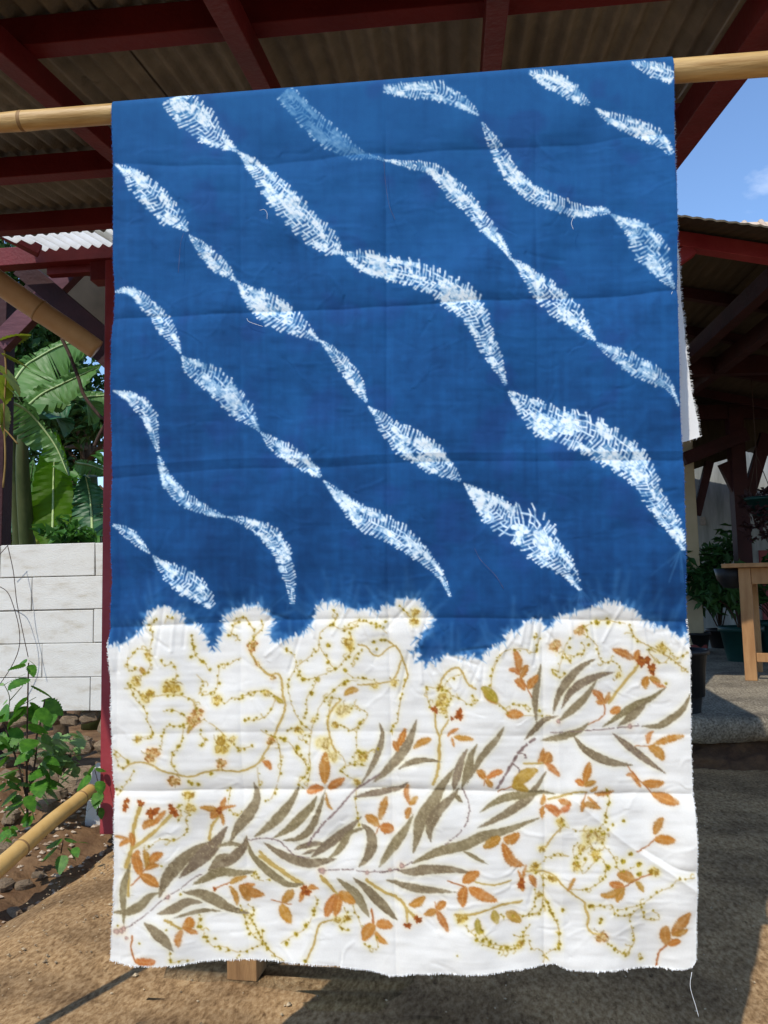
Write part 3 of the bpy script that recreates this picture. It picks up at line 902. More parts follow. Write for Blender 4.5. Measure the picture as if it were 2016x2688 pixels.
def stroke_item(pts, wd, col, order=1, al=1.0, halo='y', dash=0.0, ha=.7):
    m = np.zeros((CH, CW)); C = crv(pts, 7); ws = []
    for q in range(len(C)): ws.append(wd * rg.uniform(.7, 1.3))
    C = [(p[0] + rg.normal(0, .7), p[1] + rg.normal(0, .7)) for p in C]
    for q in range(len(C) - 1):
        if dash and rg.random() < dash: continue
        seg(m, C[q], C[q + 1], ws[q], ws[q + 1], al * rg.uniform(.8, 1), 1.1)
    ys, xs = np.nonzero(m > 0.004)
    if not len(xs): return
    r = (xs.min(), xs.max() + 1, ys.min(), ys.max() + 1); a, b, c, d = r
    sub = m[c:d, a:b].copy(); put(order, r, sub, np.array(col, float) + rg.normal(0, 5))
    H = haloY if halo == 'y' else haloO
    H[c:d, a:b] = np.maximum(H[c:d, a:b], sub * ha)
    return C

def blob_item(p, rad, col, col2, order=3, halo='o', net=True, al=.95, rough=.35):
    (x0, y0) = cc(p); rc = rad * CS
    r = win(x0 - rc * 1.7, x0 + rc * 1.7, y0 - rc * 1.7, y0 + rc * 1.7)
    if r is None: return
    a, b, c, d = r
    X = np.arange(a, b)[None, :] - x0; Y = np.arange(c, d)[:, None] - y0
    ang = np.arctan2(Y, X); e = rg.random(5) * 6.28; q = rg.uniform(.75, 1.0)
    rr = rc * (1 + rough * (.5 * np.sin(ang * 2 + e[0]) + .4 * np.sin(ang * 3 + e[1]) + .3 * np.sin(ang * 5 + e[2]) + .25 * np.sin(ang * 9 + e[3]))) * q
    dd = np.hypot(X, Y); al_ = np.clip(rr - dd + .5, 0, 1)
    nf = NF[c:d, a:b]; nm = NM[c:d, a:b]
    f = np.clip((nf - .45) * 3.2 + (nm - .5) * 1.5, 0, 1)
    if net: al_ = al_ * np.clip(.66 + f * .7, 0, 1)
    put(order, r, al_ * al, np.array(col, float) * (1 - f[..., None]) + np.array(col2, float) * f[..., None])
    H = haloY if halo == 'y' else haloO
    H[c:d, a:b] = np.maximum(H[c:d, a:b], np.clip(rr * 1.1 - dd + .5, 0, 1))

def dot_item(p, rad):
    blob_item(p, rad, (176, 150, 44), (150, 128, 34), 4, 'y', False, .95, .22)
    blob_item((p[0] + rg.normal(0, rad * .2), p[1] + rg.normal(0, rad * .2)), rad * .45, (104, 92, 24), (120, 84, 30), 5, 'y', False, .85, .3)

for row in PRINT.strip().split('\n'):
    q = row.split(); ox, oy, sc_ = CROP[q[0]]; kind = q[1]; wd = float(q[2]) / sc_
    pts = [(float(p.split(',')[0]) / sc_ + ox, float(p.split(',')[1]) / sc_ + oy) for p in q[3:]]
    if kind in ('g', 'o', 'h'):
        if len(pts) == 2: pts = [pts[0], ((pts[0][0] + pts[1][0]) / 2 + 2, (pts[0][1] + pts[1][1]) / 2), pts[1]]
        leaf_item(pts, wd, kind)
    elif kind == 's':
        C = stroke_item(pts, max(2.6, wd), (128, 104, 96), 3, .95, 'o', .12, .3)
        for p in C[::2]:
            if rg.random() < .55: blob_item((p[0] + rg.normal(0, 1.5), p[1] + rg.normal(0, 1.5)), rg.uniform(1.2, 2.4), (92, 74, 72), (120, 96, 90), 4, 'o', False, .9, .4)
    elif kind == 't': stroke_item(pts, max(2.6, wd), (168, 100, 48), 1, 1, 'o')
    elif kind == 'y':
        stroke_item(pts, max(3.2, wd), (172, 138, 68), 1, .95, 'y'); stroke_item(pts, max(1.6, wd * .5), (196, 168, 98), 1.5, .8, 'y')
    elif kind == 'v':
        C = stroke_item(pts, max(2.0, wd * .8), (176, 142, 72), 1, .8, 'y', .08)
        gap = 0
        for p in C:
            gap -= 1
            if gap <= 0 and rg.random() < .42:
                rr_ = rg.uniform(1.8, 4.6); a = rg.uniform(0, 6.28); o_ = rg.uniform(1, 5)
                dot_item((p[0] + math.cos(a) * o_, p[1] + math.sin(a) * o_), rr_); gap = 3
            elif rg.random() < .06:
                a = rg.uniform(0, 6.28); pp = [p]
                for _ in range(4): a += rg.normal(.8, .5); pp.append((pp[-1][0] + 5 * math.cos(a), pp[-1][1] + 5 * math.sin(a)))
                stroke_item(pp, 1.9, (180, 150, 76), 1, .8, 'y')
    elif kind == 'bo':
        for p in pts: blob_item(p, wd * 1.15, (160, 84, 30), (122, 60, 20), 3, 'o', False, .95, .45); blob_item(p, wd * .5, (112, 48, 14), (190, 120, 50), 4, 'o', True, .8, .5)
    elif kind in ('bo2', 'by', 'bp'):
        c1, c2, h = {'bo2': ((178, 126, 60), (148, 94, 38), 'o'), 'by': ((188, 152, 58), (154, 118, 32), 'y'), 'bp': ((206, 186, 132), (184, 158, 92), 'y')}[kind]
        for p in pts:
            blob_item(p, wd * 1.1, c1, c2, 2.5, h, True, .92, .35)
            for _ in range(int(3 + wd * .5)):
                a = rg.uniform(0, 6.28); q0 = (p[0] + rg.normal(0, wd * .5), p[1] + rg.normal(0, wd * .5)); pp = [q0]
                for _ in range(3): a += rg.normal(.5, .7); pp.append((pp[-1][0] + wd * .35 * math.cos(a), pp[-1][1] + wd * .35 * math.sin(a)))
                stroke_item(pp, 1.7, (232, 216, 160) if rg.random() < .45 else (140, 106, 40), 3, .75, h, 0, .2)
    elif kind == 'bm':
        for p in pts: blob_item(p, wd * 1.1, (168, 138, 126), (142, 112, 102), 3, 'o', False, .85, .2); blob_item(p, wd * .5, (206, 172, 152), (190, 150, 130), 4, 'o', False, .9, .2)
    elif kind == 'd':
        for p in pts: dot_item(p, wd * 1.05)

# compose (values are dye colours, 0-255 sRGB)
blue = np.array((24, 80, 134.)); bl2 = np.array((32, 95, 151.)); bl3 = np.array((15, 55, 100.))
bn = np.clip((NL - .5) * .8 + (vnoise(CW, CH, (6, 90), 31, 3) - .5) * .45 + (NM - .5) * .5, -1, 1)[..., None]
ramp = np.clip((yy / CH - .25) * 2.0, -.55, .65)[..., None]      # blue is paler at the top and deepens down the length
bn = np.clip(bn - ramp, -1, 1)
col = blue + np.where(bn > 0, (bl2 - blue) * bn, (blue - bl3) * bn)
pb = np.clip((vnoise(CW, CH, 45, 33, 3) - .6) * 2, 0, .28)[..., None]; col = col * (1 - pb) + np.array((34, 58, 118.)) * pb
rl = np.clip(rays_soft * .95, 0, .8)[..., None]; col = col * (1 - rl) + np.array((120, 176, 222.)) * rl
hb = np.clip(hal * .35 + blur(fsoft, 3) * .12, 0, .5)[..., None]; col = col * (1 - hb) + np.array((66, 134, 194.)) * hb
fa = fish[..., None]; fcol = np.array((160, 205, 232.)) * (1 - fa) + np.array((232, 240, 242.)) * fa
fk = np.clip(fish * 1.25, 0, 1)[..., None]; col = col * (1 - fk) + fcol * fk
wcol = np.array((227, 223, 214.)) + (NM - .5)[..., None] * 5
wm = white[..., None]; ed = np.clip(white * (1 - white) * 4, 0, 1)[..., None] * .5
col = col * (1 - wm) + wcol * wm; col = col * (1 - ed * .5) + np.array((140, 190, 230.)) * ed * .5
hy = np.clip(blur(haloY, 3.4) * 1.25, 0, .7)[..., None] * wm; col = col * (1 - hy) + np.array((222, 200, 116.)) * hy
ho = np.clip(blur(haloO, 3.2) * .85, 0, .6)[..., None] * wm; col = col * (1 - ho) + np.array((232, 196, 140.)) * ho
for order, r, al, c in sorted(items, key=lambda z: z[0]):
    a, b, c0, d = r; A = (al * np.clip(white[c0:d, a:b] * 1.3, 0, 1))[..., None]
    col[c0:d, a:b] = col[c0:d, a:b] * (1 - A) + c * A
col = np.clip(col, 0, 255) / 255.0
DYE = np.where(col <= 0.04045, col / 12.92, ((col + 0.055) / 1.055) ** 2.4)

# --- relief of the cloth: press folds, creases, soft drape (metres, positive = away from the viewer)
REL = np.zeros((CH, CW))
def fold(txt, A, wf, reach=120):
    global REL
    pts = [tuple(map(float, p.split(','))) for p in txt.split()]; D = dist_field(crv(pts, 6), reach)
    REL = REL + A * np.exp(-D / wf)
fold('262,422 290,424 516,437 651,431 780,419 996,402 1016,405 1200,388 1405,383 1574,369 1668,357 1850,350', .0035, 14)
fold('262,837 293,835 500,828 780,813 1013,801 1232,789 1405,784 1685,772 1850,762', .0065, 16)
fold('262,1256 290,1254 415,1244 617,1230 841,1227 1016,1218 1185,1211 1280,1210 1786,1210 1850,1210', .0036, 13)
fold('262,1225 617,1204 841,1203 1016,1194 1280,1188 1850,1186', -.0018, 9)
fold('262,1651 287,1649 482,1639 719,1630 1016,1623 1320,1623 1803,1633 1850,1634', .0055, 13)
fold('262,2080 640,2072 809,2071 1072,2068 1289,2075 1491,2082 1810,2086 1850,2086', .0065, 16)
fold('262,1929 500,1922 969,1919 1340,1930 1850,1929', .0022, 14)
fold('1012,200 1014,800 1018,1400 1022,1650 1030,2080 1042,2560', .0046, 9)
fold('632,240 632,900 631,1700 640,2080 650,2560', .0032, 12)
fold('1405,170 1410,900 1420,1600 1428,2080 1428,2560', .004, 11)
fold('1450,900 1455,1600 1470,2080 1480,2560', -.0018, 12)
fold('306,260 308,1700 312,2560', .002, 8)
fold('1500,2090 1640,2210 1760,2290 1850,2350', -.0045, 14)
fold('1690,2230 1760,2270 1800,2282 1850,2286', .004, 10)
for (x0, y0, x1, y1, A, s_) in ((1560, 300, 1470, 700, .010, 60), (1700, 330, 1640, 760, .007, 55), (1480, 500, 1380, 900, -.006, 60), (640, 260, 720, 420, .006, 50), (420, 1480, 330, 1560, .006, 40),
                             (1640, 1400, 1620, 1640, .004, 40), (500, 2200, 560, 2560, .006, 70), (1180, 2150, 1230, 2560, -.007, 80), (900, 2200, 930, 2560, .005, 60), (320, 1500, 300, 1640, .006, 30)):
    D = dist_field([(x0, y0), (x1, y1)], 260); REL += A * np.exp(-(D / s_) ** 2)
REL += (vnoise(CW, CH, 130, 41, 3) - .5) * .034 + (vnoise(CW, CH, (90, 500), 45, 2) - .5) * .024 + (vnoise(CW, CH, 38, 42, 3) - .5) * .0042 + (vnoise(CW, CH, (50, 9), 43, 2) - .5) * .0016
g2 = np.random.default_rng(12)
cre = np.zeros((CH, CW))
for _ in range(420):
    x, y = g2.uniform(290, 1800), g2.uniform(260, 2550); a = g2.normal(0, .45) if g2.random() < .7 else g2.uniform(0, 3.14); n_ = g2.integers(2, 6); p = [(x, y)]
    for _ in range(n_): a += g2.normal(0, .25); p.append((p[-1][0] + 22 * math.cos(a), p[-1][1] + 22 * math.sin(a)))
    line(cre, crv(p, 4), g2.uniform(3, 7), g2.uniform(.3, 1.0), 3.5)
cre = blur(cre, 1.1); REL += cre * .0015 * np.where(vnoise(CW, CH, 50, 44, 1) > .5, 1, -1)
for i in range(0, len(bord) - 1):                 # gathers left where the lobes were tied
    (x0, y0) = bord[i]
    if g2.random() < .7:
        m = np.zeros((1, 1)); a = g2.normal(1.57, .5); ln = g2.uniform(30, 130)
        D = dist_field([(x0, y0), (x0 + ln * math.cos(a), y0 + ln * math.sin(a))], 20); REL += g2.choice([-1, 1]) * .0018 * np.exp(-(D / 4.5) ** 2)
REL *= np.clip((yy / CS + CY0 - 200) / 200, .3, 1)

def samp(img, px, py):
    x = np.clip((px - CX0) * CS, 0, CW - 1.001); y = np.clip((py - CY0) * CS, 0, CH - 1.001)
    xi = x.astype(int); yi = y.astype(int); fx = x - xi; fy = y - yi
    if img.ndim == 3: fx = fx[..., None]; fy = fy[..., None]
    return (img[yi, xi] * (1 - fx) + img[yi, xi + 1] * fx) * (1 - fy) + (img[yi + 1, xi] * (1 - fx) + img[yi + 1, xi + 1] * fx) * fy

# ------------------------------------------------------------------ pole and cloth
YP = 1.60
PA, PB = at_Y(0, 322, YP), at_Y(2016, 168, YP)
def pole_z(x): return PA.z + (PB.z - PA.z) * (x - PA.x) / (PB.x - PA.x)
def pole_r(x): return .0212 + (.0248 - .0212) * (x - PA.x) / (PB.x - PA.x)
def rays_np(px, py):
    d = np.array(FWD)[None] + np.outer((px - PW / 2) / FPX, np.array(RGT)) + np.outer((PH / 2 - py) / FPX, np.array(UPV)); return d
def plane_pt(px, py, Yv):
    d = rays_np(px, py); t = (Yv - CAM.y) / d[:, 1]; return np.array(CAM)[None] + d * t[:, None]

def poly_fn(txt, swap):
    P_ = np.array([tuple(map(float, p.split(','))) for p in txt.split()]) * K
    return (lambda y: np.interp(y, P_[:, 1], P_[:, 0])) if swap else (lambda x: np.interp(x, P_[:, 0], P_[:, 1]))
XLf = poly_fn('240,128 240,228 243,400 243,640 240,900 236,1150 235,1400 239,1440 243,1600 245,1750 247,1850 244,1950 238,2020 233,2078 232,2120', True)
XRf = poly_fn('1454,100 1455,128 1457,330 1459,500 1459,640 1465,860 1470,950 1474,1000 1477,1150 1481,1280 1487,1390 1490,1450 1493,1600 1497,1700 1500,1800 1502,1900 1503,2000 1504,2060 1503,2090 1499,2110', True)
YBf = poly_fn('225,2078 233,2078 260,2082 330,2086 440,2083 560,2078 660,2080 740,2086 800,2097 850,2105 868,2102 885,2097 940,2094 1060,2091 1180,2083 1200,2080 1212,2084 1230,2091 1330,2092 1440,2097 1480,2097 1495,2090 1503,2075 1530,2070', False)
NXC, NYC = 620, 960
NARC = 16
aa = np.linspace(0, 1, NXC + 1)
# front panel, from the pole's axis height downwards
xa = 240 * K + aa * (1455 - 240) * K
xw = plane_pt(xa, np.full_like(xa, 250.), YP - .026)[:, 0]
zt = np.array([pole_z(x) for x in xw])
# pixel row where each column meets the axis height
def px_of(P_):
    v = P_ - np.array(CAM)[None]; d = v @ np.array(FWD); return PW / 2 + FPX * (v @ np.array(RGT)) / d, PH / 2 - FPX * (v @ np.array(UPV)) / d
_, yt = px_of(np.stack([xw, np.full_like(xw, YP - .026), zt], 1))
xb = 235 * K + aa * (1502 - 235) * K; yb = YBf(xb) + (vnoise(NXC + 1, 1, 5, 77, 3)[0] - .5) * 3.5
bb = np.linspace(0, 1, NYC + 1)
py = yt[None, :] + (yb - yt)[None, :] * bb[:, None]
ex = (vnoise(1, NYC + 1, (1, 4), 78, 2)[:, 0] - .5) * 1.6
px = XLf(py) + ex[:, None] * (1 - aa)[None] + aa[None] * (XRf(py) - XLf(py))
Vf = plane_pt(px.ravel(), py.ravel(), YP - .026).reshape(NYC + 1, NXC + 1, 3)
Cf = samp(DYE, px, py); rel = samp(REL, px, py)
rr0 = np.array([pole_r(x) for x in xw]) + .003
Vf[..., 1] = (YP - rr0)[None, :] + rel * np.clip(bb * 14, 0, 1)[:, None] - .004 * np.clip(bb * 14, 0, 1)[:, None]
edgef = np.clip(np.minimum(aa, 1 - aa) * 30, 0, 1)[None, :]
Vf[..., 1] += (1 - edgef) * (vnoise(NXC + 1, NYC + 1, (40, 55), 79, 2) - .45) * .012 * np.clip(bb * 5, 0, 1)[:, None]
# over the pole
Va = []; Ca = []
for k in range(NARC, 0, -1):
    th = math.pi * k / (NARC + 1)          # pi = back, 0 = front
    Va.append(np.stack([Vf[0, :, 0], YP - rr0 * math.cos(th), zt + rr0 * math.sin(th)], 1))
    s_px = th * .0245 / 1.6 * FPX; Ca.append(samp(DYE, px[0], yt - s_px))
# back panel, hanging askew behind and swinging out to the right
NB = 150
XBR = poly_fn('1452,100 1455,250 1457,400 1460,490 1464,560 1468,640 1480,760 1490,840 1497,880 1504,915 1508,942 1504,951 1500,957 1496,965', True)
Vb = []; Cb = []
bk_bot = np.interp(aa, [0, .3, .6, .97, 1], [930, 958, 968, 958, 944]) * K
ns = vnoise(NXC + 1, NB + 1, 60, 81, 3); frg = (vnoise(1, NB + 1, (1, 3), 82, 2)[:, 0] - .5) * 4
for k in range(NB, 0, -1):
    b_ = k / NB; yk = yt + (bk_bot - yt) * b_
    Yk = YP + rr0 + .006 + .018 * b_ ** 1.1 + (ns[k] - .5) * .02 * b_
    xr = XBR(yk) + frg[k] + 5 * b_; xl = 262 * K + 0 * yk
    d = rays_np(xl + aa * (xr - xl), yk); t = (Yk - CAM.y) / d[:, 1]; P_ = np.array(CAM)[None] + d * t[:, None]
    Vb.append(P_)
    wv = np.clip((b_ - .18) * 12 + (ns[k] - .5) * 6, 0, 1)[:, None]
    st = (np.exp(-((aa - .972) / .012) ** 2) * np.exp(-((b_ - .80) / .05) ** 2) * .5)[:, None]
    c_ = np.array(lin((28, 84, 150)))[None] * (1 - wv) + np.array(lin((233, 231, 226)))[None] * wv
    Cb.append(c_ * (1 - st) + np.array(lin((196, 150, 92)))[None] * st)
V = np.concatenate([np.stack(Vb), np.stack(Va), Vf]); CC = np.concatenate([np.stack(Cb), np.stack(Ca), Cf])
NR = V.shape[0]; idx = np.arange(NR * (NXC + 1)).reshape(NR, NXC + 1)
q = np.stack([idx[:-1, :-1], idx[1:, :-1], idx[1:, 1:], idx[:-1, 1:]], -1).reshape(-1, 4)
me = bpy.data.meshes.new('dyed_cloth'); me.vertices.add(NR * (NXC + 1)); me.vertices.foreach_set('co', V.reshape(-1).astype(np.float32))
me.loops.add(q.size); me.loops.foreach_set('vertex_index', q.reshape(-1).astype(np.int32))
me.polygons.add(len(q)); me.polygons.foreach_set('loop_start', np.arange(0, q.size, 4, dtype=np.int32))
try: me.polygons.foreach_set('loop_total', np.full(len(q), 4, dtype=np.int32))
except Exception: pass
me.polygons.foreach_set('use_smooth', np.ones(len(q), dtype=bool)); me.update(calc_edges=True)
ca = me.color_attributes.new('dye', 'FLOAT_COLOR', 'POINT')
ca.data.foreach_set('color', np.concatenate([CC.reshape(-1, 3), np.ones((NR * (NXC + 1), 1))], 1).reshape(-1).astype(np.float32))
mc = bpy.data.materials.new('dyed_cotton'); mc.use_nodes = True; t = mc.node_tree; p = t.nodes['Principled BSDF']
at = t.nodes.new('ShaderNodeAttribute'); at.attribute_name = 'dye'
p.inputs['Roughness'].default_value = .85; p.inputs['Specular IOR Level'].default_value = .15; p.inputs['Sheen Weight'].default_value = .05
tcn = t.nodes.new('ShaderNodeTexCoord'); wn = t.nodes.new('ShaderNodeTexNoise'); wn.inputs['Scale'].default_value = 420; wn.inputs['Detail'].default_value = 2
bmp = t.nodes.new('ShaderNodeBump'); bmp.inputs['Strength'].default_value = .12; bmp.inputs['Distance'].default_value = .001
t.links.new(tcn.outputs['Object'], wn.inputs['Vector']); t.links.new(wn.outputs['Fac'], bmp.inputs['Height']); t.links.new(bmp.outputs['Normal'], p.inputs['Normal'])
hs = t.nodes.new('ShaderNodeHueSaturation'); t.links.new(at.outputs['Color'], hs.inputs['Color'])
mr = t.nodes.new('ShaderNodeMapRange'); mr.inputs['To Min'].default_value = .93; mr.inputs['To Max'].default_value = 1.06
t.links.new(wn.outputs['Fac'], mr.inputs['Value']); t.links.new(mr.outputs['Result'], hs.inputs['Value'])
t.links.new(hs.outputs['Color'], p.inputs['Base Color'])
tr = t.nodes.new('ShaderNodeBsdfTranslucent'); mxs = t.nodes.new('ShaderNodeMixShader'); mxs.inputs[0].default_value = .12
t.links.new(hs.outputs['Color'], tr.inputs['Color']); t.links.new(p.outputs[0], mxs.inputs[1]); t.links.new(tr.outputs[0], mxs.inputs[2])
t.links.new(mxs.outputs[0], t.nodes['Material Output'].inputs['Surface'])
cloth = link('dyed_cloth', me, mc)
tag(cloth, 'indigo and white cloth with fish-bone stripes and leaf prints hung over the bamboo rail', 'cloth')
thread_mat = mat('cotton_thread', (226, 224, 218), (236, 234, 228), 40, rough=.9)
thread_blue = mat('dyed_thread', (54, 60, 96), (110, 96, 110), 60, rough=.9)
bluefray = mat('blue_frayed_thread', (30, 70, 130), (60, 100, 160), 40, rough=.9)

def fray(pts, nrm, n, ln, rng, width=.00042):
    m = MB(); pts = [Vector(p) for p in pts]; L = len(pts) - 1
    for _ in range(n):
        u = rng.random() * L; i = int(u); p0 = pts[i].lerp(pts[min(i + 1, L)], u - i); d = Vector(nrm(u / L)); d += Vector((rng.gauss(0, .35), rng.gauss(0, .35), rng.gauss(0, .35)))
        d.normalize(); l = ln * rng.uniform(.4, 1.3); side = d.cross(Vector((0, 1, 0))).normalized() * width * rng.uniform(.7, 1.3)
        mid = p0 + d * l * .55 + Vector((0, rng.gauss(0, .002), rng.gauss(0, .001))); end = p0 + d * l
        b0 = p0 - d * .002
        m.add([b0 - side, b0 + side, mid + side * .8, mid - side * .8, end], [(0, 1, 2, 3), (3, 2, 4)])
    return m
rf = random.Random(5)
r0_ = NB + NARC
left = [V[r, 0] for r in range(r0_, NR, 6)]; right = [V[r, NXC] for r in range(r0_, NR, 6)]; bot = [V[NR - 1, c] for c in range(0, NXC + 1, 4)]
kbl = int(len(left) * .62)
for pth, nn, cnt, ln, mt in ((left[:kbl], lambda u: (-1, 0, 0), 620, .0024, bluefray), (left[kbl:], lambda u: (-1, 0, 0), 480, .0028, thread_mat), (right[:kbl], lambda u: (1, 0, 0), 520, .0024, bluefray),
                             (right[kbl:], lambda u: (1, 0, 0), 480, .0028, thread_mat), (bot, lambda u: (0, 0, -1), 1600, .0027, thread_mat),
                             ([V[r, NXC] for r in range(0, NB - 20, 2)], lambda u: (1, 0, 0), 420, .0055, thread_mat), ([V[0, c] for c in range(0, NXC + 1, 6)], lambda u: (0, 0, -1), 300, .005, thread_mat)):
    tag(fray(pth, nn, cnt, ln, rf).build('frayed_edge', mt, cloth), kind='stuff')
def thread(pxs, mt, r=.00036, off=.004):
    P_ = [at_Y(x, y, YP - .034 - off) for x, y in pxs]; m = MB(); m.tube(crv([tuple(v) for v in P_], 6), r, 5); return m.build('loose_thread', mt, cloth, True)
thread([(1816, 2552), (1812, 2590), (1826, 2640), (1834, 2668)], thread_mat, .0005)
thread([(482, 612), (474, 640), (470, 690), (468, 716)], thread_blue)
thread([(682, 552), (694, 550), (701, 560), (701, 575)], thread_mat)
thread([(1008, 425), (1012, 480), (1022, 540), (1037, 576)], thread_blue)
thread([(1508, 565), (1500, 585), (1505, 602)], thread_mat)
thread([(1765, 765), (1755, 790), (1742, 808)], thread_mat)
thread([(1246, 1440), (1262, 1470), (1300, 1510), (1322, 1545)], thread_blue)
thread([(648, 836), (655, 845), (690, 857)], thread_mat)
thread([(1772, 420), (1776, 480), (1774, 600)], thread_blue)

def bamboo(name, p0, p1, r0, r1, mt, nodes, label, wob=.004, n=20, seed=0):
    rn = random.Random(seed); p0 = Vector(p0); p1 = Vector(p1); base = empty(name, p0, label, 'bamboo pole'); m = MB(); pts = []; rad = []; N = 60
    d = (p1 - p0).normalized(); sx = d.cross(Vector((0, 0, 1))); sx = sx.normalized() if sx.length > .1 else Vector((1, 0, 0)); sz = sx.cross(d)
    ph = rn.uniform(0, 6)
    nd = sorted(nodes)
    for i in range(N + 1):
        u = i / N; e = min([abs(u - q) for q in nd] + [1]) * (p1 - p0).length
        pts.append(p0.lerp(p1, u) + sz * wob * math.sin(u * 7 + ph) + sx * wob * math.sin(u * 5 + ph * 2)); rad.append((r0 + (r1 - r0) * u) * (1 + .05 * math.exp(-(e / .02) ** 2)))
    m.tube(pts, rad, n); m.build('culm', mt, base, True)
    for q in nd:
        i = int(q * N); p = pts[min(i, N - 1)]; m = MB(); rr = (r0 + (r1 - r0) * q) * 1.02
        m.tube([p - d * .006, p - d * .002, p + d * .002, p + d * .006], [rr * 1.0, rr * 1.07, rr * 1.07, rr], n, False); m.build('node', MT['node'], base, True)
    return base
dx = PB - PA
bamboo('bamboo_rail', PA - dx * .28, PB + dx * .28, .0204, .0256, MT['bamboo'], (.04, .2, .63, .965), 'pale bamboo rail the blue cloth hangs over', .0008)
lo = PA - dx * .2; hi = PB + dx * .2
bamboo('bamboo_upright', (lo.x, YP - .06, 0), (lo.x + .02, YP - .06, lo.z + .3), .019, .015, MT['bambooy'], (.2, .42, .63, .85), 'upright bamboo stake propping the left end of the rail', .006, seed=3)
bamboo('bamboo_upright', (hi.x, YP + .06, 0), (hi.x - .02, YP + .06, hi.z + .3), .032, .026, MT['bambooy'], (.2, .42, .63, .85), 'upright bamboo stake propping the right end of the rail', .006, seed=4)

# ------------------------------------------------------------------ ground
def ground_mat(name, base, light, dark, rot):
    m = bpy.data.materials.new(name); m.use_nodes = True; t = m.node_tree; p = t.nodes['Principled BSDF']; N = t.nodes.new; Lk = t.links.new
    p.inputs['Roughness'].default_value = .95; p.inputs['Specular IOR Level'].default_value = .15
    tcn = N('ShaderNodeTexCoord'); mp = N('ShaderNodeMapping'); mp.inputs['Rotation'].default_value = (0, 0, rot); mp.inputs['Scale'].default_value = (1, .5, 1)
    Lk(tcn.outputs['Object'], mp.inputs['Vector'])
    def noise(s, d, src, r=.65, dist=0):
        n = N('ShaderNodeTexNoise'); n.inputs['Scale'].default_value = s; n.inputs['Detail'].default_value = d; n.inputs['Roughness'].default_value = r
        n.inputs['Distortion'].default_value = dist; Lk(src, n.inputs['Vector']); return n.outputs['Fac']
    n1 = noise(72, 10, mp.outputs['Vector'], .68, .15); n2 = noise(2.6, 5, tcn.outputs['Object'], .6); n3 = noise(170, 5, mp.outputs['Vector'], .7, 0); n4 = noise(26, 9, mp.outputs['Vector'], .7, .2)
    r1 = N('ShaderNodeValToRGB'); e = r1.color_ramp.elements; e[0].position = .34; e[0].color = (*lin(dark), 1); e[1].position = .48; e[1].color = (*lin(base), 1); x = e.new(.62); x.color = (*lin(light), 1)
    Lk(n1, r1.inputs['Fac'])
    r2 = N('ShaderNodeValToRGB'); e = r2.color_ramp.elements; e[0].position = .38; e[0].color = (.6, .57, .54, 1); e[1].position = .6; e[1].color = (1.12, 1.08, 1.0, 1); Lk(n2, r2.inputs['Fac'])
    mu = N('ShaderNodeMix'); mu.data_type = 'RGBA'; mu.blend_type = 'MULTIPLY'; mu.inputs['Factor'].default_value = 1; Lk(r1.outputs['Color'], mu.inputs['A']); Lk(r2.outputs['Color'], mu.inputs['B'])
    r3 = N('ShaderNodeValToRGB'); e = r3.color_ramp.elements; e[0].position = .33; e[0].color = (.36, .32, .28, 1); e[1].position = .40; e[1].color = (1, 1, 1, 1); Lk(n4, r3.inputs['Fac'])
    mu2 = N('ShaderNodeMix'); mu2.data_type = 'RGBA'; mu2.blend_type = 'MULTIPLY'; mu2.inputs['Factor'].default_value = .9; Lk(mu.outputs['Result'], mu2.inputs['A']); Lk(r3.outputs['Color'], mu2.inputs['B'])
    Lk(mu2.outputs['Result'], p.inputs['Base Color'])
    ad = N('ShaderNodeMath'); ad.operation = 'MULTIPLY_ADD'; Lk(n1, ad.inputs[0]); ad.inputs[1].default_value = 1.4; Lk(n3, ad.inputs[2])
    b = N('ShaderNodeBump'); b.inputs['Strength'].default_value = .35; b.inputs['Distance'].default_value = .008; Lk(ad.outputs[0], b.inputs['Height']); Lk(b.outputs['Normal'], p.inputs['Normal'])
    return m
slab_mat = ground_mat('dusty_concrete', (154, 124, 88), (182, 153, 115), (114, 88, 60), R(-25))
porch_mat = ground_mat('worn_porch_screed', (124, 116, 102), (158, 150, 134), (84, 76, 66), R(90))
def grid_mesh(xs, ys, zf):
    m = MB(); nx, ny = len(xs), len(ys); m.v = [(x, y, zf(x, y)) for y in ys for x in xs]
    m.f = [(j * nx + i, j * nx + i + 1, (j + 1) * nx + i + 1, (j + 1) * nx + i) for j in range(ny - 1) for i in range(nx - 1)]
    return m
from mathutils import noise as MN
def nz(x, y, s, sd=0.0): return MN.fractal(Vector((x * s + sd, y * s - sd, sd)), 1.0, 2.0, 4)
m = MB(); m.add([(-200, -200, -.12), (200, -200, -.12), (200, 200, -.12), (-200, 200, -.12)], [(0, 1, 2, 3)])
tag(m.build('ground', MT['soil']), kind='structure')
# yard slab with a broken left edge
XE = lambda y: -1.655 + .03 * math.sin(y * 2.1) + .05 * nz(0, y, 1.7, 3)
SL = MB(); ys = np.linspace(-4, 4.95, 220); cols = np.concatenate([np.linspace(0, .16, 10), np.linspace(.2, 1, 60) ** 1.6])
for y in ys:
    xe = XE(y)
    SL.v.append((xe - .05 + .02 * nz(5, y, 9), y, -.2))
    for c in cols:
        x = xe + c * 10; k = min(1, c * 10 / .12)
        SL.v.append((x, y, -.05 * (1 - k) ** 2 + .012 * nz(x, y, 1.2) + .004 * nz(x, y, 9, 2) * (1 if c < .3 else .3) - .004))
nc = len(cols) + 1
SL.f = [(j * nc + i, j * nc + i + 1, (j + 1) * nc + i + 1, (j + 1) * nc + i) for j in range(len(ys) - 1) for i in range(nc - 1)]
tag(SL.build('yard_slab', slab_mat, None, True), kind='structure')
m = MB(); rgv = random.Random(19)
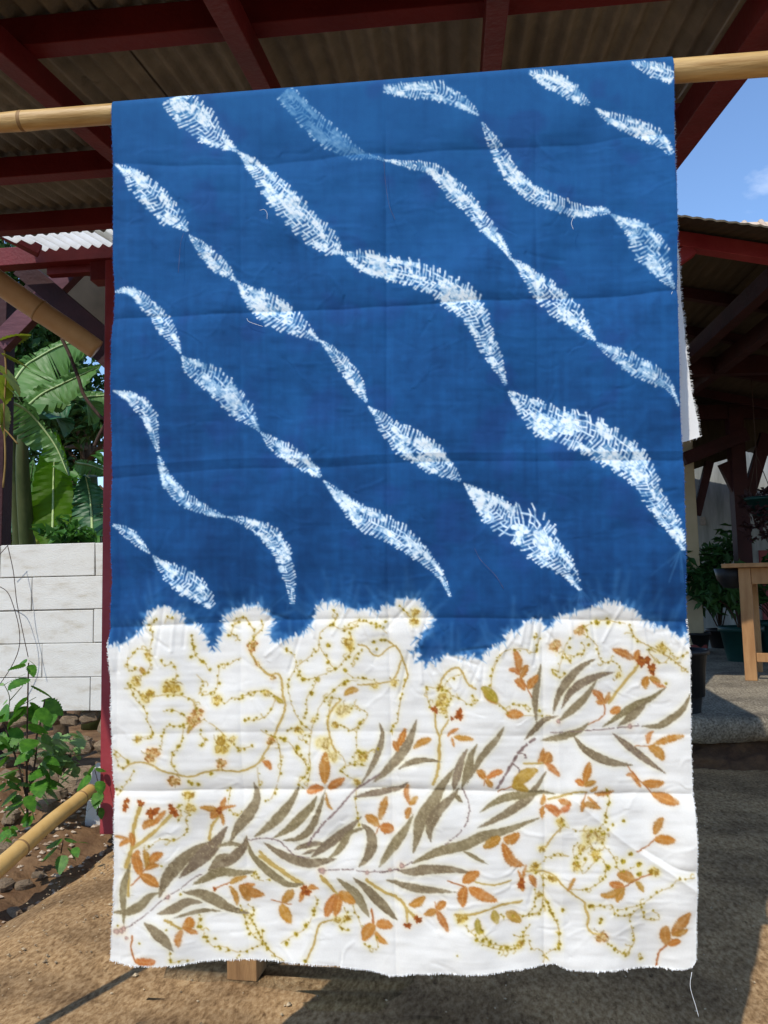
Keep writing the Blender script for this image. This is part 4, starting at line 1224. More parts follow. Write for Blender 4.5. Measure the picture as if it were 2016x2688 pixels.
for _ in range(900):
    y = rgv.uniform(1.7, 4.3); x = rgv.uniform(-1.6, 1.9) if rgv.random() < .6 else rgv.uniform(-1.62, -1.2); s_ = rgv.uniform(.0015, .006) if rgv.random() < .93 else rgv.uniform(.006, .012); a = rgv.uniform(0, 6)
    c_ = Vector((x, y, .012 * nz(x, y, 1.2) + s_ * .2)); ax = Vector((math.cos(a), math.sin(a), 0)) * s_; ay = Vector((-math.sin(a), math.cos(a), 0)) * s_ * .7; az = Vector((0, 0, s_ * .6))
    m.add([c_ + ax, c_ + ay, c_ - ax, c_ - ay, c_ + az, c_ - az], [(0, 1, 4), (1, 2, 4), (2, 3, 4), (3, 0, 4), (1, 0, 5), (2, 1, 5), (3, 2, 5), (0, 3, 5)])
tag(m.build('grit', mat('yard_grit', (96, 78, 58), (196, 174, 140), 60, rough=.95)), 'fine grit and crumbs lying on the dusty yard slab', 'grit', kind='stuff')
# soil bank rising to the garden wall
YW = 4.42
def bank_z(x, y):
    k = min(1, max(0, (y - 2.6) / (YW - 2.6))); e = min(1, max(0, (-1.55 - x) / .5))
    return -.11 + e * (.02 + .17 * k ** 1.3) + e * .07 * nz(x, y, 1.6, 7) + .025 * nz(x, y, 6, 1) + .012 * nz(x, y, 17, 4)
tag(grid_mesh(np.linspace(-5.5, -1.2, 150), np.linspace(.5, 4.6, 150), bank_z).build('soil_bank', MT['soil'], None, True), kind='structure')
def bank_at(x, y, z0=.1):
    p = at_Z(x, y, z0)
    for _ in range(8): p = at_Z(x, y, bank_z(p.x, p.y))
    return p

# ------------------------------------------------------------------ shed with the corrugated roof
def zr(Y): return 2.64 + .164 * (Y - 1.30)
def on_roof(px, py, off):
    r = ray(px, py); t = (2.64 - .164 * 1.30 - off - CAM.z) / (r.z - .164 * r.y); return CAM + r * t
shed = empty('shed', (-1.6, 3.5, 0), 'open shed with dark red timbers and a corrugated cement sheet roof', 'shed')
RAKE = on_roof(1965, 205, .19).x - .045; ROOFX0, ROOFX1 = -2.42, RAKE + .02
def sheet(x0, x1, y0, y1, lift, mt, ph):
    m = MB(); nx = int((x1 - x0) / .0095); ny = 4; xs = np.linspace(x0, x1, nx); yl = np.linspace(y0, y1, ny)
    for off in (0, .006):
        b = len(m.v)
        for y in yl:
            for x in xs: m.v.append((x, y + .004 * math.sin(x * 9 + ph), zr(y) + lift + off + .014 * math.sin(2 * math.pi * x / .066)))
        for j in range(ny - 1):
            for i in range(nx - 1): m.f.append((b + j * nx + i, b + j * nx + i + 1, b + (j + 1) * nx + i + 1, b + (j + 1) * nx + i))
    N = nx * ny
    for j, rev in ((0, 0), (ny - 1, 1)):
        for i in range(nx - 1):
            a = j * nx + i; m.f.append((a, a + 1, a + 1 + N, a + N))
    return m.build('roof_sheet', mt, shed, True)
wS = .924
k = 0; x = ROOFX1
while x > ROOFX0:
    x0 = max(ROOFX0, x - wS)
    for (y0, y1, mt, lf) in ((1.30, 2.75, 'asb', .013), (2.66, 3.86, 'asb', .03), (3.74, 4.36, 'clear', .046), (4.28, 5.7, 'asb', .06)):
        sheet(x0 - .05, x + .02, y0 + (.01 if k % 2 else 0), y1, lf + (.007 if k % 2 else 0), MT[mt], k)
    x -= wS; k += 1
PURL = sorted([on_roof(400, 108, .09).y, on_roof(150, 466, .09).y, on_roof(150, 604, .09).y, 1.62, 4.30, 5.5])
for y in PURL:
    m = MB(); m.beam((ROOFX0, y, zr(y) - .047), (ROOFX1, y, zr(y) - .047), .06, .086); m.build('purlin', MT['red'], shed, bevel=.003)
RAFX = [on_roof(130, 300, .2).x, on_roof(598, 100, .2).x, on_roof(1303, 100, .2).x, RAKE]
for x in RAFX:
    m = MB(); dp = .10 if x == RAKE else .075; m.beam((x, 1.58, zr(1.58) - .091 - dp / 2), (x, 5.6, zr(5.6) - .091 - dp / 2), .09 if x == RAKE else .055, dp); m.build('rafter', MT['red'], shed, bevel=.003)
# tie beam under the far end, posts and braces
tl = at_Y(0, 690, 4.25); ty = 4.25
m = MB(); m.beam((ROOFX0 - .3, ty, at_Y(0, 683, ty).z), (ROOFX1, ty, at_Y(0, 683, ty).z + .02), .09, .11); m.build('tie_beam', MT['red'], shed, bevel=.003)
pb = at_Z(262, 2178, 0)
pxp = pb.x + .056
m = MB(); m.beam((pxp, pb.y + .05, -.02), (pxp, pb.y + .05, zr(pb.y) - .2), .11, .11, (0, 1, 0)); m.build('post', MT['redlit'], shed, bevel=.004)
m = MB(); m.beam((pxp - .14, pb.y + .05, zr(pb.y) - .25), (pxp + 1.7, pb.y + .05, zr(pb.y) - .25), .09, .1); m.build('tie_beam', MT['red'], shed, bevel=.003)
p9 = at_Y(4, 1400, 4.75)
m = MB(); m.beam((p9.x - .02, 4.75, 0), (p9.x - .02, 4.75, zr(4.75) - .1), .11, .11, (0, 1, 0)); m.build('post', MT['darkred'], shed, bevel=.004)
m = MB(); m.beam(at_Y(0, 905, 4.6), at_Y(200, 700, 4.6), .07, .13); m.build('brace', MT['purple'], shed, bevel=.003)
m = MB(); m.beam(at_Y(60, 705, 4.45), at_Y(330, 935, 4.45), .08, .12); m.build('brace', MT['darkred'], shed, bevel=.003)
m = MB(); m.beam(at_Y(70, 760, 4.9), at_Y(330, 990, 4.9), .09, .09); m.build('brace', MT['darkred'], shed, bevel=.003)
m = MB(); m.beam(at_Y(-40, 585, 3.95), at_Y(105, 660, 4.1), .06, .06); m.build('brace', MT['red'], shed, bevel=.003)
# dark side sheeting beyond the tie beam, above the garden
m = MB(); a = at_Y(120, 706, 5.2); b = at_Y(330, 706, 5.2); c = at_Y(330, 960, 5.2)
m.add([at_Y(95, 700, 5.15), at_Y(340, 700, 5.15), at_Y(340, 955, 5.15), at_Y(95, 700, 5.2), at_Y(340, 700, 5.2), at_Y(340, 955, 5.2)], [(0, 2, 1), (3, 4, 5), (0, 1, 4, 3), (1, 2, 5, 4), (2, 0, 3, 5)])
m.build('dark_gable_infill', MT['gable'], shed)
bamboo('bamboo_pole', at_d(-170, 620, 3.55), at_d(252, 920, 3.75), .056, .05, MT['bambood'], (.18, .64), 'thick brown bamboo slung diagonally below the shed roof', .004, seed=8)

# ------------------------------------------------------------------ garden wall of white blocks
p0 = at_Y(150, 1868, YW); zb = p0.z; bh = .2
bh = (at_Y(150, 1427, YW).z - zb) / 5
wall = empty('garden_wall', (-2.4, YW, zb), 'garden wall of white aerated concrete blocks behind the red post', 'wall')
rw = random.Random(2)
JX = [249, 84, 245, 110, 236]
m = MB(); m.box((-6.2, YW + .012, zb + .006), (-.45, YW + .09, zb + 5 * bh - .015)); m.build('mortar_core', MT['mortar'], wall)
base_block = {}
for row in range(5):
    xj = at_Y(JX[row], 1470 + 88 * row, YW).x; z1 = zb + (5 - row) * bh; z0 = z1 - bh
    Lb = .6; x = xj - 6 * Lb
    while x < -.46:
        g = .0022; m = MB(); xa_, xb_ = x + g, min(x + Lb - g, -.4); jz = rw.uniform(-.0015, .0015); jy = rw.uniform(-.003, .003)
        m.box((xa_, YW + jy, z0 + g + jz), (xb_, YW + .1, z1 - g + jz), .0022, rw)
        m.build('block', MT['block'], wall, bevel=.004); x += Lb
# rubble footing: separate stones
foot = empty('stone_footing', (-2.4, YW, 0), 'footing of brown rubble stones under the white block wall', 'footing')
def rock_mesh(name, rx, ry, rz_, seed, n=10):
    m = MB(); rr = random.Random(seed); vs = []
    for i in range(n + 1):
        th = math.pi * i / n
        for k in range(n + 2):
            ph = 2 * math.pi * k / (n + 2); d = Vector((math.sin(th) * math.cos(ph), math.sin(th) * math.sin(ph), math.cos(th)))
            q = MN.cell_vector(d * 1.3 + Vector((seed * 3.1, 0, 0))); f = 1 + .28 * MN.fractal(d * 1.4 + Vector((seed * 7.7, seed, 0)), 1, 2, 4)
            s = Vector((abs(d.x) ** .6 * math.copysign(1, d.x), abs(d.y) ** .6 * math.copysign(1, d.y), abs(d.z) ** .6 * math.copysign(1, d.z))) * .82
            vs.append((s.x * rx * f, s.y * ry * f, s.z * rz_ * f))
    w_ = n + 2; fs = [(i * w_ + k, (i + 1) * w_ + k, (i + 1) * w_ + (k + 1) % w_, i * w_ + (k + 1) % w_) for i in range(n) for k in range(w_)]
    m.add(vs, fs); return m.mesh(name, False)
RM = [rock_mesh('stone', 1, .8, .7, s_) for s_ in range(1, 7)]
for me_ in RM: me_.materials.append(MT['stone'])
def rock(name, parent, loc, sx, rot, k, zs=1.0):
    o = bpy.data.objects.new(name, RM[k % 6]); COL.objects.link(o)
    if parent: o.parent = parent; loc = Vector(loc) - Vector(parent.location)
    o.location = loc; o.scale = (sx, sx * .8, sx * zs); o.rotation_euler = (rw.uniform(-.3, .3), rw.uniform(-.3, .3), rot); return o
for row, (zz, s0) in enumerate(((zb - .055, .085), (zb - .19, .115), (zb - .36, .13))):
    x = -4.3 + row * .07
    while x < -.6:
        s_ = s0 * rw.uniform(.7, 1.25); x += s_ * .85
        rock('stone', foot, (x, YW + .05 - .06 * row + rw.uniform(-.03, .02), zz + rw.uniform(-.03, .02)), s_, rw.uniform(-.5, .5), rw.randrange(6), .8); x += s_ * .85
for (px_, py_, s_) in ((30, 2150, .10), (14, 2240, .12), (60, 2330, .07), (100, 2300, .05), (150, 2085, .12), (120, 2120, .14), (200, 2080, .09), (20, 2010, .13), (262, 2010, .09), (40, 2400, .06),
                       (75, 2390, .045), (190, 2150, .05), (50, 2215, .06), (225, 2165, .045), (110, 1990, .1), (170, 2010, .07), (10, 2330, .08)):
    p = bank_at(px_, py_)
    s_ *= .62; o = rock('rock', None, (p.x, p.y, p.z + s_ * .18), s_, rw.uniform(0, 3), rw.randrange(6), .7)
    tag(o, 'brown rock lying on the soil bank below the white wall', 'rock', 'rocks on the soil bank')
# gravel and rubble crumbs on the bank
m = MB(); rgv = random.Random(9)
for _ in range(1500):
    x, y = rgv.uniform(-3.6, -1.5), rgv.uniform(2.2, 4.35); z = bank_z(x, y); s_ = rgv.uniform(.006, .022); a = rgv.uniform(0, 6)
    c_ = Vector((x, y, z + s_ * .25)); ax = Vector((math.cos(a), math.sin(a), 0)) * s_; ay = Vector((-math.sin(a), math.cos(a), 0)) * s_ * .7; az = Vector((rgv.uniform(-.3, .3) * s_, 0, s_ * .5))
    m.add([c_ + ax, c_ + ay, c_ - ax, c_ - ay, c_ + az, c_ - az], [(0, 1, 4), (1, 2, 4), (2, 3, 4), (3, 0, 4), (1, 0, 5), (2, 1, 5), (3, 2, 5), (0, 3, 5)])
tag(m.build('gravel', mat('pale_crumbs', (140, 118, 96), (190, 172, 150), 14, rough=.95)), 'loose pale stone crumbs scattered over the brown soil bank', 'gravel', kind='stuff')
# bamboo on the ground, white offcut block, wood offcut
pA, pBm = at_d(-70, 2330, 2.85), at_d(240, 2072, 3.62)
bamboo('bamboo_pole', pA, pBm, .036, .03, MT['bambooy'], (.36, .9), 'yellow bamboo pole lying on the soil bank beside the slab', .003, seed=5)
p = at_Y(250, 2112, pb.y + .26); cb = MB(); cb.box((-.03, -.05, -.1), (.07, .05, .2), .006, rw); o = cb.build('block_offcut', MT['block'], None, bevel=.01); o.location = p; o.rotation_euler = (.05, .12, .1)
tag(o, 'broken piece of white block standing beside the red post', 'block')
p = at_Z(620, 2572, 0); cb = MB(); cb.box((-.045, -.04, -.005), (.045, .05, .34), .002, rw); o = cb.build('wood_offcut', MT['woodb'], None, bevel=.003); o.location = (p.x + .02, p.y + .04, .0); o.rotation_euler = (0, 0, R(-7))
tag(o, 'short upright wood offcut on the slab below the cloth', 'wood block')

# ------------------------------------------------------------------ plants
def leaf_cloud(name, mt, centers, n, size, seed, parent=None, squash=.6, asp=2.2, hang=.3):
    rr = random.Random(seed); m = MB()
    for _ in range(n):
        c_, r_ = rr.choice(centers)
        d = Vector((rr.gauss(0, 1), rr.gauss(0, 1), rr.gauss(0, 1))).normalized() * (rr.random() ** .45); p = Vector(c_) + Vector((d.x * r_[0], d.y * r_[1], d.z * r_[2]))
        ax = Vector((rr.gauss(0, 1), rr.gauss(0, 1), rr.gauss(0, squash) - hang)).normalized(); no = Vector((rr.gauss(0, .6), rr.gauss(0, .6), 1)).normalized(); si = ax.cross(no).normalized()
        s_ = size * rr.uniform(.6, 1.4); up = si.cross(ax) * s_ * .12
        m.add([p - ax * s_ * .5, p + si * s_ / asp * .5 + up, p + ax * s_ * .5 - up, p - si * s_ / asp * .5 + up], [(0, 1, 2), (0, 2, 3)])
    return m.build(name, mt, parent, True)
def tree(name, px, py, Y, r, seed, label, mt, cat='tree', n=4200, size=.16, group=None, trunk=True):
    c0 = at_Y(px, py, Y); base = empty(name, (c0.x, c0.y, -.12), label, cat, group); rr = random.Random(seed); cs = []
    m = MB(); top = c0.z + r * .2
    pts = crv([(c0.x, c0.y, -.12), (c0.x + rr.uniform(-.2, .2), c0.y, c0.z * .4), (c0.x + rr.uniform(-.2, .2), c0.y + .1, c0.z - r * .2), (c0.x, c0.y, top)], 5)
    m.tube(pts, np.linspace(.05 * r + .05, .02 * r, len(pts)), 8)
    for _ in range(16):
        d = Vector((rr.gauss(0, 1), rr.gauss(0, 1), rr.gauss(.1, .8))).normalized() * rr.uniform(.35, 1); c_ = c0 + Vector((d.x * r, d.y * r, d.z * r * 1.15)); q = r * rr.uniform(.22, .42); cs.append((c_, (q, q, q * .8)))
        s_ = Vector(pts[min(len(pts) - 1, int(len(pts) * rr.uniform(.55, .95)))]); m.tube(crv([tuple(s_), tuple(s_.lerp(c_, .5) + Vector((0, 0, .1 * r))), tuple(c_)], 3), np.linspace(.025 * r, .006 * r, 7), 6)
    m.build('trunk', MT['bark'], base, True)
    leaf_cloud('crown', mt, cs, n, size, seed, base); return base
tree('tree', 30, 900, 11.0, 1.9, 11, 'tall dark green tree behind the banana leaves at the left edge', MT['leafd'], n=6500)
tree('tree', 215, 1150, 13.5, 2.1, 12, 'leafy tree right of the banana plants with sky showing through', MT['leafd'], n=6500)
tree('tree', -200, 1150, 13.0, 2.4, 13, 'broad dark tree partly outside the left edge of the view', MT['leafd'], n=3000)
tree('shrub', 60, 1380, 7.9, .5, 14, 'yellow-green variegated shrub just behind the wall on the left', MT['leafy'], 'shrub', 900, .12)
tree('shrub', 215, 1430, 7.4, .5, 15, 'yellow-green variegated shrub low behind the wall near the red post', MT['leafy'], 'shrub', 700, .11)
tree('shrub', 175, 1420, 5.6, .22, 16, 'dark leafy bush directly behind the middle of the wall', MT['leafg'], 'shrub', 260, .12)
tree('shrub', 260, 1310, 7.5, .7, 17, 'mixed green bush behind the right end of the wall', MT['leafg'], 'shrub', 1000, .14)
tree('shrub', -40, 1330, 7.6, .6, 18, 'green bush behind the dark post', MT['leafg'], 'shrub', 900, .13)

def banana_leaf(base, mid, depth, wl, wr, mt, seed, slit=0.0, ribw=.012, droop=.25, dd=.25):
    rr = random.Random(seed); N = 46
    C = crv(mid, 12); C = [C[int(i * (len(C) - 1) / N)] for i in range(N + 1)]
    P_ = [at_d(x, y, depth + dd * math.sin(i / N * 2.2)) for i, (x, y) in enumerate(C)]
    m = MB(); pxm = depth / FPX
    for sgn, wdt in ((-1, wl), (1, wr)):
        if not wdt: continue
        b = len(m.v); cuts = set(i for i in range(3, N - 2) if rr.random() < slit); K_ = 5; last = None; sh = 0
        for i in range(N):
            if i in cuts: sh = rr.uniform(-.03, .05)
            f0 = math.sin(math.pi * min(1, (i / N) ** .75 * .97 + .03)) ** .6; f1 = math.sin(math.pi * min(1, ((i + 1) / N) ** .75 * .97 + .03)) ** .6
            rows = []
            for j, f in ((i, f0), (i + 1, f1)):
                t_ = (P_[min(j + 1, N)] - P_[max(j - 1, 0)]).normalized(); n_ = t_.cross(-FWD).normalized() * sgn
                row_ = []
                for k in range(K_ + 1):
                    u = k / K_; wv = .012 * math.sin(j * 1.9 + k) * u
                    gap = (.35 if (j == i + 1 and (i + 1) in cuts) else 0) * u * .04
                    row_.append(P_[j] + n_ * (wdt * pxm * f * u) - t_ * (gap + .25 * u * u * wdt * pxm * .3) + FWD * (-droop * (math.sin(u * 1.6)) * wdt * pxm * .6 + wv + sh * u) + t_ * 0)
                rows.append(row_)
            o_ = len(m.v); m.v += [tuple(v) for v in rows[0] + rows[1]]
            for k in range(K_): m.f.append((o_ + k, o_ + k + 1, o_ + K_ + 1 + k + 1, o_ + K_ + 1 + k))
    o = m.build('leaf', mt, base, True)
    r_ = MB(); r_.tube([p - FWD * .006 for p in P_], np.linspace(ribw, ribw * .3, N + 1), 6); r_.build('midrib', MT['rib'], o, True)
    return o
bp = at_Y(40, 1500, 6.4)
ban = empty('banana_plant', (bp.x, bp.y, -.12), 'large banana plant with torn broad leaves behind the white wall', 'banana plant')
m = MB(); m.tube(crv([(bp.x - .1, 6.5, -.12), (bp.x, 6.5, 1.2), tuple(at_d(30, 1060, 6.3))], 6), np.linspace(.09, .05, 13), 12); m.build('stem', MT['bstem'], ban, True)
m = MB(); m.tube(crv([(bp.x + .15, 6.5, .6), tuple(at_d(60, 1250, 6.3)), tuple(at_d(66, 1080, 6.2))], 6), np.linspace(.08, .03, 13), 10); m.build('stem', MT['bstem'], ban, True)
banana_leaf(ban, [(20, 1030), (61, 968), (98, 940), (176, 902), (262, 905)], 6.1, 20, 118, MT['banana'], 1, .05)
banana_leaf(ban, [(66, 1072), (110, 1035), (163, 1008), (276, 955)], 5.9, 24, 76, MT['banana'], 2, .1)
banana_leaf(ban, [(14, 1048), (60, 1070), (97, 1104), (147, 1172), (180, 1248)], 5.6, 12, 74, MT['banana'], 3, .32)
banana_leaf(ban, [(20, 980), (-40, 940), (-90, 980)], 6.3, 60, 90, MT['banana'], 9, .1)
b2 = at_Y(240, 1500, 6.8)
ban2 = empty('banana_plant', (b2.x, b2.y, -.12), 'banana plant with upright bright green leaf near the red post', 'banana plant')
m = MB(); m.tube(crv([(b2.x, 6.9, -.12), (b2.x, 6.9, 1.0), tuple(at_d(240, 1250, 6.8))], 6), np.linspace(.12, .05, 13), 12); m.build('stem', MT['bstem'], ban2, True)
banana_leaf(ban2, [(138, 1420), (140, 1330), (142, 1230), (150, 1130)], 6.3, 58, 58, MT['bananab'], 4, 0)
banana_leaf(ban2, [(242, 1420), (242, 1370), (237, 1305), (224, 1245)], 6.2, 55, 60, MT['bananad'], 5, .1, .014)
banana_leaf(ban2, [(190, 1048), (230, 1042), (300, 1036)], 6.5, 18, 80, MT['banana'], 6, .05)
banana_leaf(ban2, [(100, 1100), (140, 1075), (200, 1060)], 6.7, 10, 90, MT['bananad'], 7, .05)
banana_leaf(ban2, [(200, 1215), (240, 1222), (300, 1245)], 7.0, 12, 34, MT['banana'], 8, .05)
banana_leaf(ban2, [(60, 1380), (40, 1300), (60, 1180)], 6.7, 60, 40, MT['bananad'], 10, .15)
banana_leaf(ban2, [(30, 1400), (70, 1310), (90, 1200)], 7.0, 50, 50, MT['banana'], 11, .1)

# leafy weed in front of the wall (each leaf a part sharing one mesh)
def toothed_leaf(name, mt):
    m = MB(); N = 16; vs = [(0, 0, 0)]
    for s_ in (1, -1):
        for i in range(N + 1):
            t_ = i / N; w_ = .72 * (t_ * .98 + .02) ** .42 * max(0, 1 - t_) ** .85 * (1 + (.17 if i % 2 else -.10)); m.v.append((t_, 0, -.16 * t_ * t_)); m.v.append((t_ + .02, s_ * w_, .10 * w_ - .16 * t_ * t_ - .35 * w_ * w_))
    for q_ in range(2):
        b = q_ * 2 * (N + 1)
        for i in range(N): m.f.append((b + 2 * i, b + 2 * i + 2, b + 2 * i + 3, b + 2 * i + 1) if q_ == 0 else (b + 2 * i, b + 2 * i + 1, b + 2 * i + 3, b + 2 * i + 2))
    me_ = m.mesh(name, True); me_.materials.append(mt); return me_
LEAFM = toothed_leaf('leaf', MT['weed']); MINTM = toothed_leaf('leaf', MT['mint']); ORCM = toothed_leaf('leaf', MT['orchid'])
def place_leaf(base, me_, p, ang, tilt, size, roll=0.0):
    o = bpy.data.objects.new('leaf', me_); COL.objects.link(o); o.parent = base; o.location = Vector(p) - Vector(base.location); o.scale = (size,) * 3; o.rotation_euler = (roll, tilt, ang); return o
def weed(name, label, stems, leaves, dep, mesh, size, seed, sr=.006):
    rr = random.Random(seed); s0 = at_d(*stems[0][0], dep); base = empty(name, s0, label, 'plant')
    for st_ in stems:
        m = MB(); P_ = [at_d(x, y, dep) for x, y in st_]; m.tube(crv([tuple(v) for v in P_], 5), np.linspace(sr, sr * .5, len(crv([tuple(v) for v in P_], 5))), 6); m.build('stem', MT['vine'] if mesh is LEAFM else MT['bstem'], base, True)
    for (x, y, a, s_) in leaves:
        p = at_d(x, y, dep + rr.uniform(-.08, .08)); place_leaf(base, mesh, p, R(a) + rr.gauss(0, .2), R(rr.uniform(5, 45)), size * s_ * rr.uniform(.85, 1.15), rr.gauss(0, .45))
    return base
D0 = 3.75; rr0 = random.Random(77)
wl_ = [(72, 1733, 200, .6), (76, 1733, -20, .7), (68, 1745, 215, .8), (80, 1745, -40, .7), (66, 1770, 190, 1.3), (70, 1780, 250, 1.2), (80, 1800, 20, 1.4), (70, 1830, 180, 1.1), (120, 1840, 10, 1.1), (118, 1835, 120, .8), (78, 1855, -50, 1.2), (60, 1860, 200, 1.3), (100, 1860, -20, 1.2),
       (20, 1870, 190, 1.5), (50, 1872, 230, 1.2), (130, 1890, -60, 1.1), (75, 1905, 20, 1.0), (60, 1920, 200, 1.5), (105, 1935, -10, 1.5), (85, 1940, -80, 1.3), (30, 1940, 180, 1.2), (15, 1950, 220, 1.1), (140, 1940, -30, 1.3), (40, 1975, 190, 1.6), (80, 1970, -30, 1.4), (90, 1965, 230, 1.3), (20, 1985, 160, 1.2),
       (110, 2010, -20, 1.3), (120, 2020, 230, 1.2), (50, 2020, 190, 1.4), (30, 2030, 230, 1.1), (100, 2050, -60, 1.2), (110, 2060, 10, 1.1), (70, 2055, 200, 1.1), (45, 2080, 200, 1.1), (70, 2090, -20, 1.0), (60, 2110, 220, 1.0), (80, 2120, -40, 1.0), (45, 2115, 180, .8), (75, 2140, -80, .9), (100, 2080, -30, 1.0), (16, 2060, 200, 1.1), (5, 2000, 190, 1.3), (8, 1930, 170, 1.1)]
weed('leafy_sapling', 'leafy green sapling with toothed leaves in front of the white wall', [[(72, 2150), (70, 2000), (72, 1880), (75, 1740)], [(72, 2000), (100, 1920), (118, 1835)], [(72, 2100), (45, 2000), (10, 1900)], [(75, 2080), (92, 2000), (98, 1940)]], wl_ + [(x + rr0.gauss(0, 16), y + rr0.gauss(0, 14), rr0.uniform(0, 360), s * .8) for (x, y, a, s) in wl_ if y > 1840], D0, LEAFM, .092, 21)
rr = random.Random(31)
weed('herb_clump', 'clump of small pale green herb leaves at the foot of the stone footing', [[(150, 2030), (150, 1980), (160, 1930)], [(160, 2030), (190, 1970)]], [(rr.gauss(160, 26), rr.gauss(1985, 26), rr.uniform(0, 360), rr.uniform(.5, 1)) for _ in range(90)], 3.95, MINTM, .075, 22, .003)
weed('seedling', 'single pale seedling with four leaves by the footing stones', [[(196, 1960), (192, 1935)]], [(190, 1930, 170, 1), (192, 1935, 20, .8), (196, 1940, -40, 1.1), (186, 1925, 110, .7)], 4.0, MINTM, .1, 23, .003)
weed('creeper', 'small green creeper beside the broken white block', [[(255, 2140), (262, 2080), (246, 2010)]], [(246, 2010, 150, .9), (250, 2020, 30, .7), (240, 2035, 200, 1.1), (262, 2050, -30, 1), (258, 2080, -80, 1), (264, 2100, 220, 1), (262, 2120, -60, .9)], 3.62, LEAFM, .075, 24, .003)
weed('weed', 'low green weed at the broken edge of the slab', [[(160, 2240), (166, 2205)]], [(160, 2210, 150, 1), (170, 2205, 30, .9), (150, 2225, 200, 1), (178, 2225, -20, 1), (165, 2245, -70, 1), (200, 2210, 60, .8), (195, 2225, -60, .8), (140, 2235, 170, .8)], 3.3, LEAFM, .075, 25, .003)
weed('weed', 'tiny green weed among the rocks at the left edge', [[(20, 2200), (22, 2170)]], [(rr.gauss(20, 9), rr.gauss(2182, 12), rr.uniform(0, 360), .7) for _ in range(14)], 3.2, LEAFM, .05, 26, .002)
ob = at_Y(8, 1000, 4.6)
orc = empty('orchid_plant', (ob.x, ob.y, ob.z), 'orchid with strap leaves clinging to the dark post at the left edge', 'plant')
for k_, (x, y, a, t_, s_) in enumerate(((6, 905, -10, -20, .22), (4, 930, 20, 20, .2), (4, 960, 0, 50, .24), (8, 985, -30, 70, .2), (4, 1000, 10, 40, .18), (10, 1060, 0, 80, .2), (8, 1090, 0, 75, .15))): place_leaf(orc, ORCM, at_Y(x, y, 4.62), R(a), R(t_), s_)
m = MB(); m.tube(crv([tuple(at_Y(x, y, 4.6)) for x, y in ((10, 900), (16, 980), (10, 1080), (14, 1200), (8, 1280))], 5), .006, 6); m.tube(crv([tuple(at_Y(x, y, 4.6)) for x, y in ((0, 1118), (20, 1135), (46, 1165))], 5), .005, 6); m.build('aerial_root', MT['dryedge'], orc, True)
def vine(name, label, paths, Y, r_, mt='vine', cat='vine'):
    p0 = at_Y(*paths[0][0], Y); base = empty(name, p0, label, cat)
    for pt_ in paths:
        m = MB(); m.tube(crv([tuple(at_Y(x, y, Y)) for x, y in pt_], 8), r_, 6); m.build('stem', MT[mt], base, True)
    return base
vine('hanging_branch', 'dark bare branch hanging in front of the banana leaves', [[(162, 888), (182, 930), (205, 990), (222, 1040), (262, 1092), (280, 1100)], [(280, 1108), (262, 1140), (248, 1172)]], 4.5, .011)
vine('dry_vine', 'thin bare vine trailing down the white wall', [[(-10, 1535), (20, 1555), (38, 1600), (50, 1650), (50, 1700), (30, 1750), (-10, 1810)], [(20, 1432), (35, 1500), (44, 1580), (60, 1660), (74, 1725)], [(-5, 1460), (22, 1430)]], YW - .12, .0022)
rr = random.Random(41)
wd_ = weed('dry_weed', 'thin dry weed with small seed heads at the foot of the white wall', [[(20, 1880), (25, 1830), (10, 1795)], [(25, 1840), (60, 1800)], [(40, 1860), (95, 1830)]], [(10, 1795, 200, .5), (25, 1810, 90, .4), (40, 1850, 10, .6), (20, 1838, 170, .6)], 4.0, MINTM, .06, 27, .003)

# ------------------------------------------------------------------ porch and house on the right
YF = at_Z(1900, 2018, 0).y; FZ = at_Y(1900, 1886, YF).z
rp_ = random.Random(17)
m = MB(); xs = np.linspace(.55, 8, 160); ys_ = [YF, YF + .03, YF + .12] + list(np.linspace(YF + .3, 9.4, 30)); nx = len(xs)
for x in xs: m.v.append((x, YF + .10 + .05 * nz(x, 0, 3, 1), FZ - .16))
for x in xs: m.v.append((x, YF + .02 + .05 * nz(x, 0, 4, 2), FZ - .115 + .03 * nz(x, 1, 6)))
for y in ys_:
    for x in xs: m.v.append((x, y + (.03 * nz(x, 2, 5) if y < YF + .05 else 0), FZ + .004 * nz(x, y, 4) - (.035 if y == YF else 0)))
for j in range(len(ys_) + 1):
    for i in range(nx - 1): m.f.append((j * nx + i, j * nx + i + 1, (j + 1) * nx + i + 1, (j + 1) * nx + i))
tag(m.build('porch_floor', porch_mat, None, True), kind='structure')
m = MB(); xs_ = np.linspace(.5, 8, 190); K_ = 12
for k_ in range(K_ + 1):
    for x in xs_: u = k_ / K_; m.v.append((x, YF - .02 + .3 * u ** 1.5 + .03 * nz(x, u, 7, 3) + .015 * nz(x, u * .4, 22, 5), -.03 + (FZ - .06) * u + .03 * nz(x, u, 9, 8)))
for k_ in range(K_):
    for i in range(len(xs_) - 1): a = k_ * len(xs_) + i; m.f.append((a, a + 1, a + 1 + len(xs_), a + len(xs_)))
tag(m.build('porch_bank', mat('dark_brown_soil', (62, 42, 28), (92, 66, 44), 9, rough=1.0, bump=.8, bscale=30, c3=(116, 90, 62)), None, True), kind='structure')  # darker brown than the soil bank
house = empty('porch', (1.2, 5.0, FZ), 'dark open porch with red beams and sheet roof right of the cloth', 'porch')
YB = YF + .15
def sl(x): a = at_Y(1783, 633, YB); b = at_Y(2016, 669, YB); return a.z + (b.z - a.z) * (x - a.x) / (b.x - a.x)
m = MB(); m.beam((.3, YB, sl(.3)), (6.5, YB, sl(6.5)), .09, .098); m.build('front_beam', MT['redlit'], house, bevel=.004)
xp = at_Y(1700, 1000, YB).x
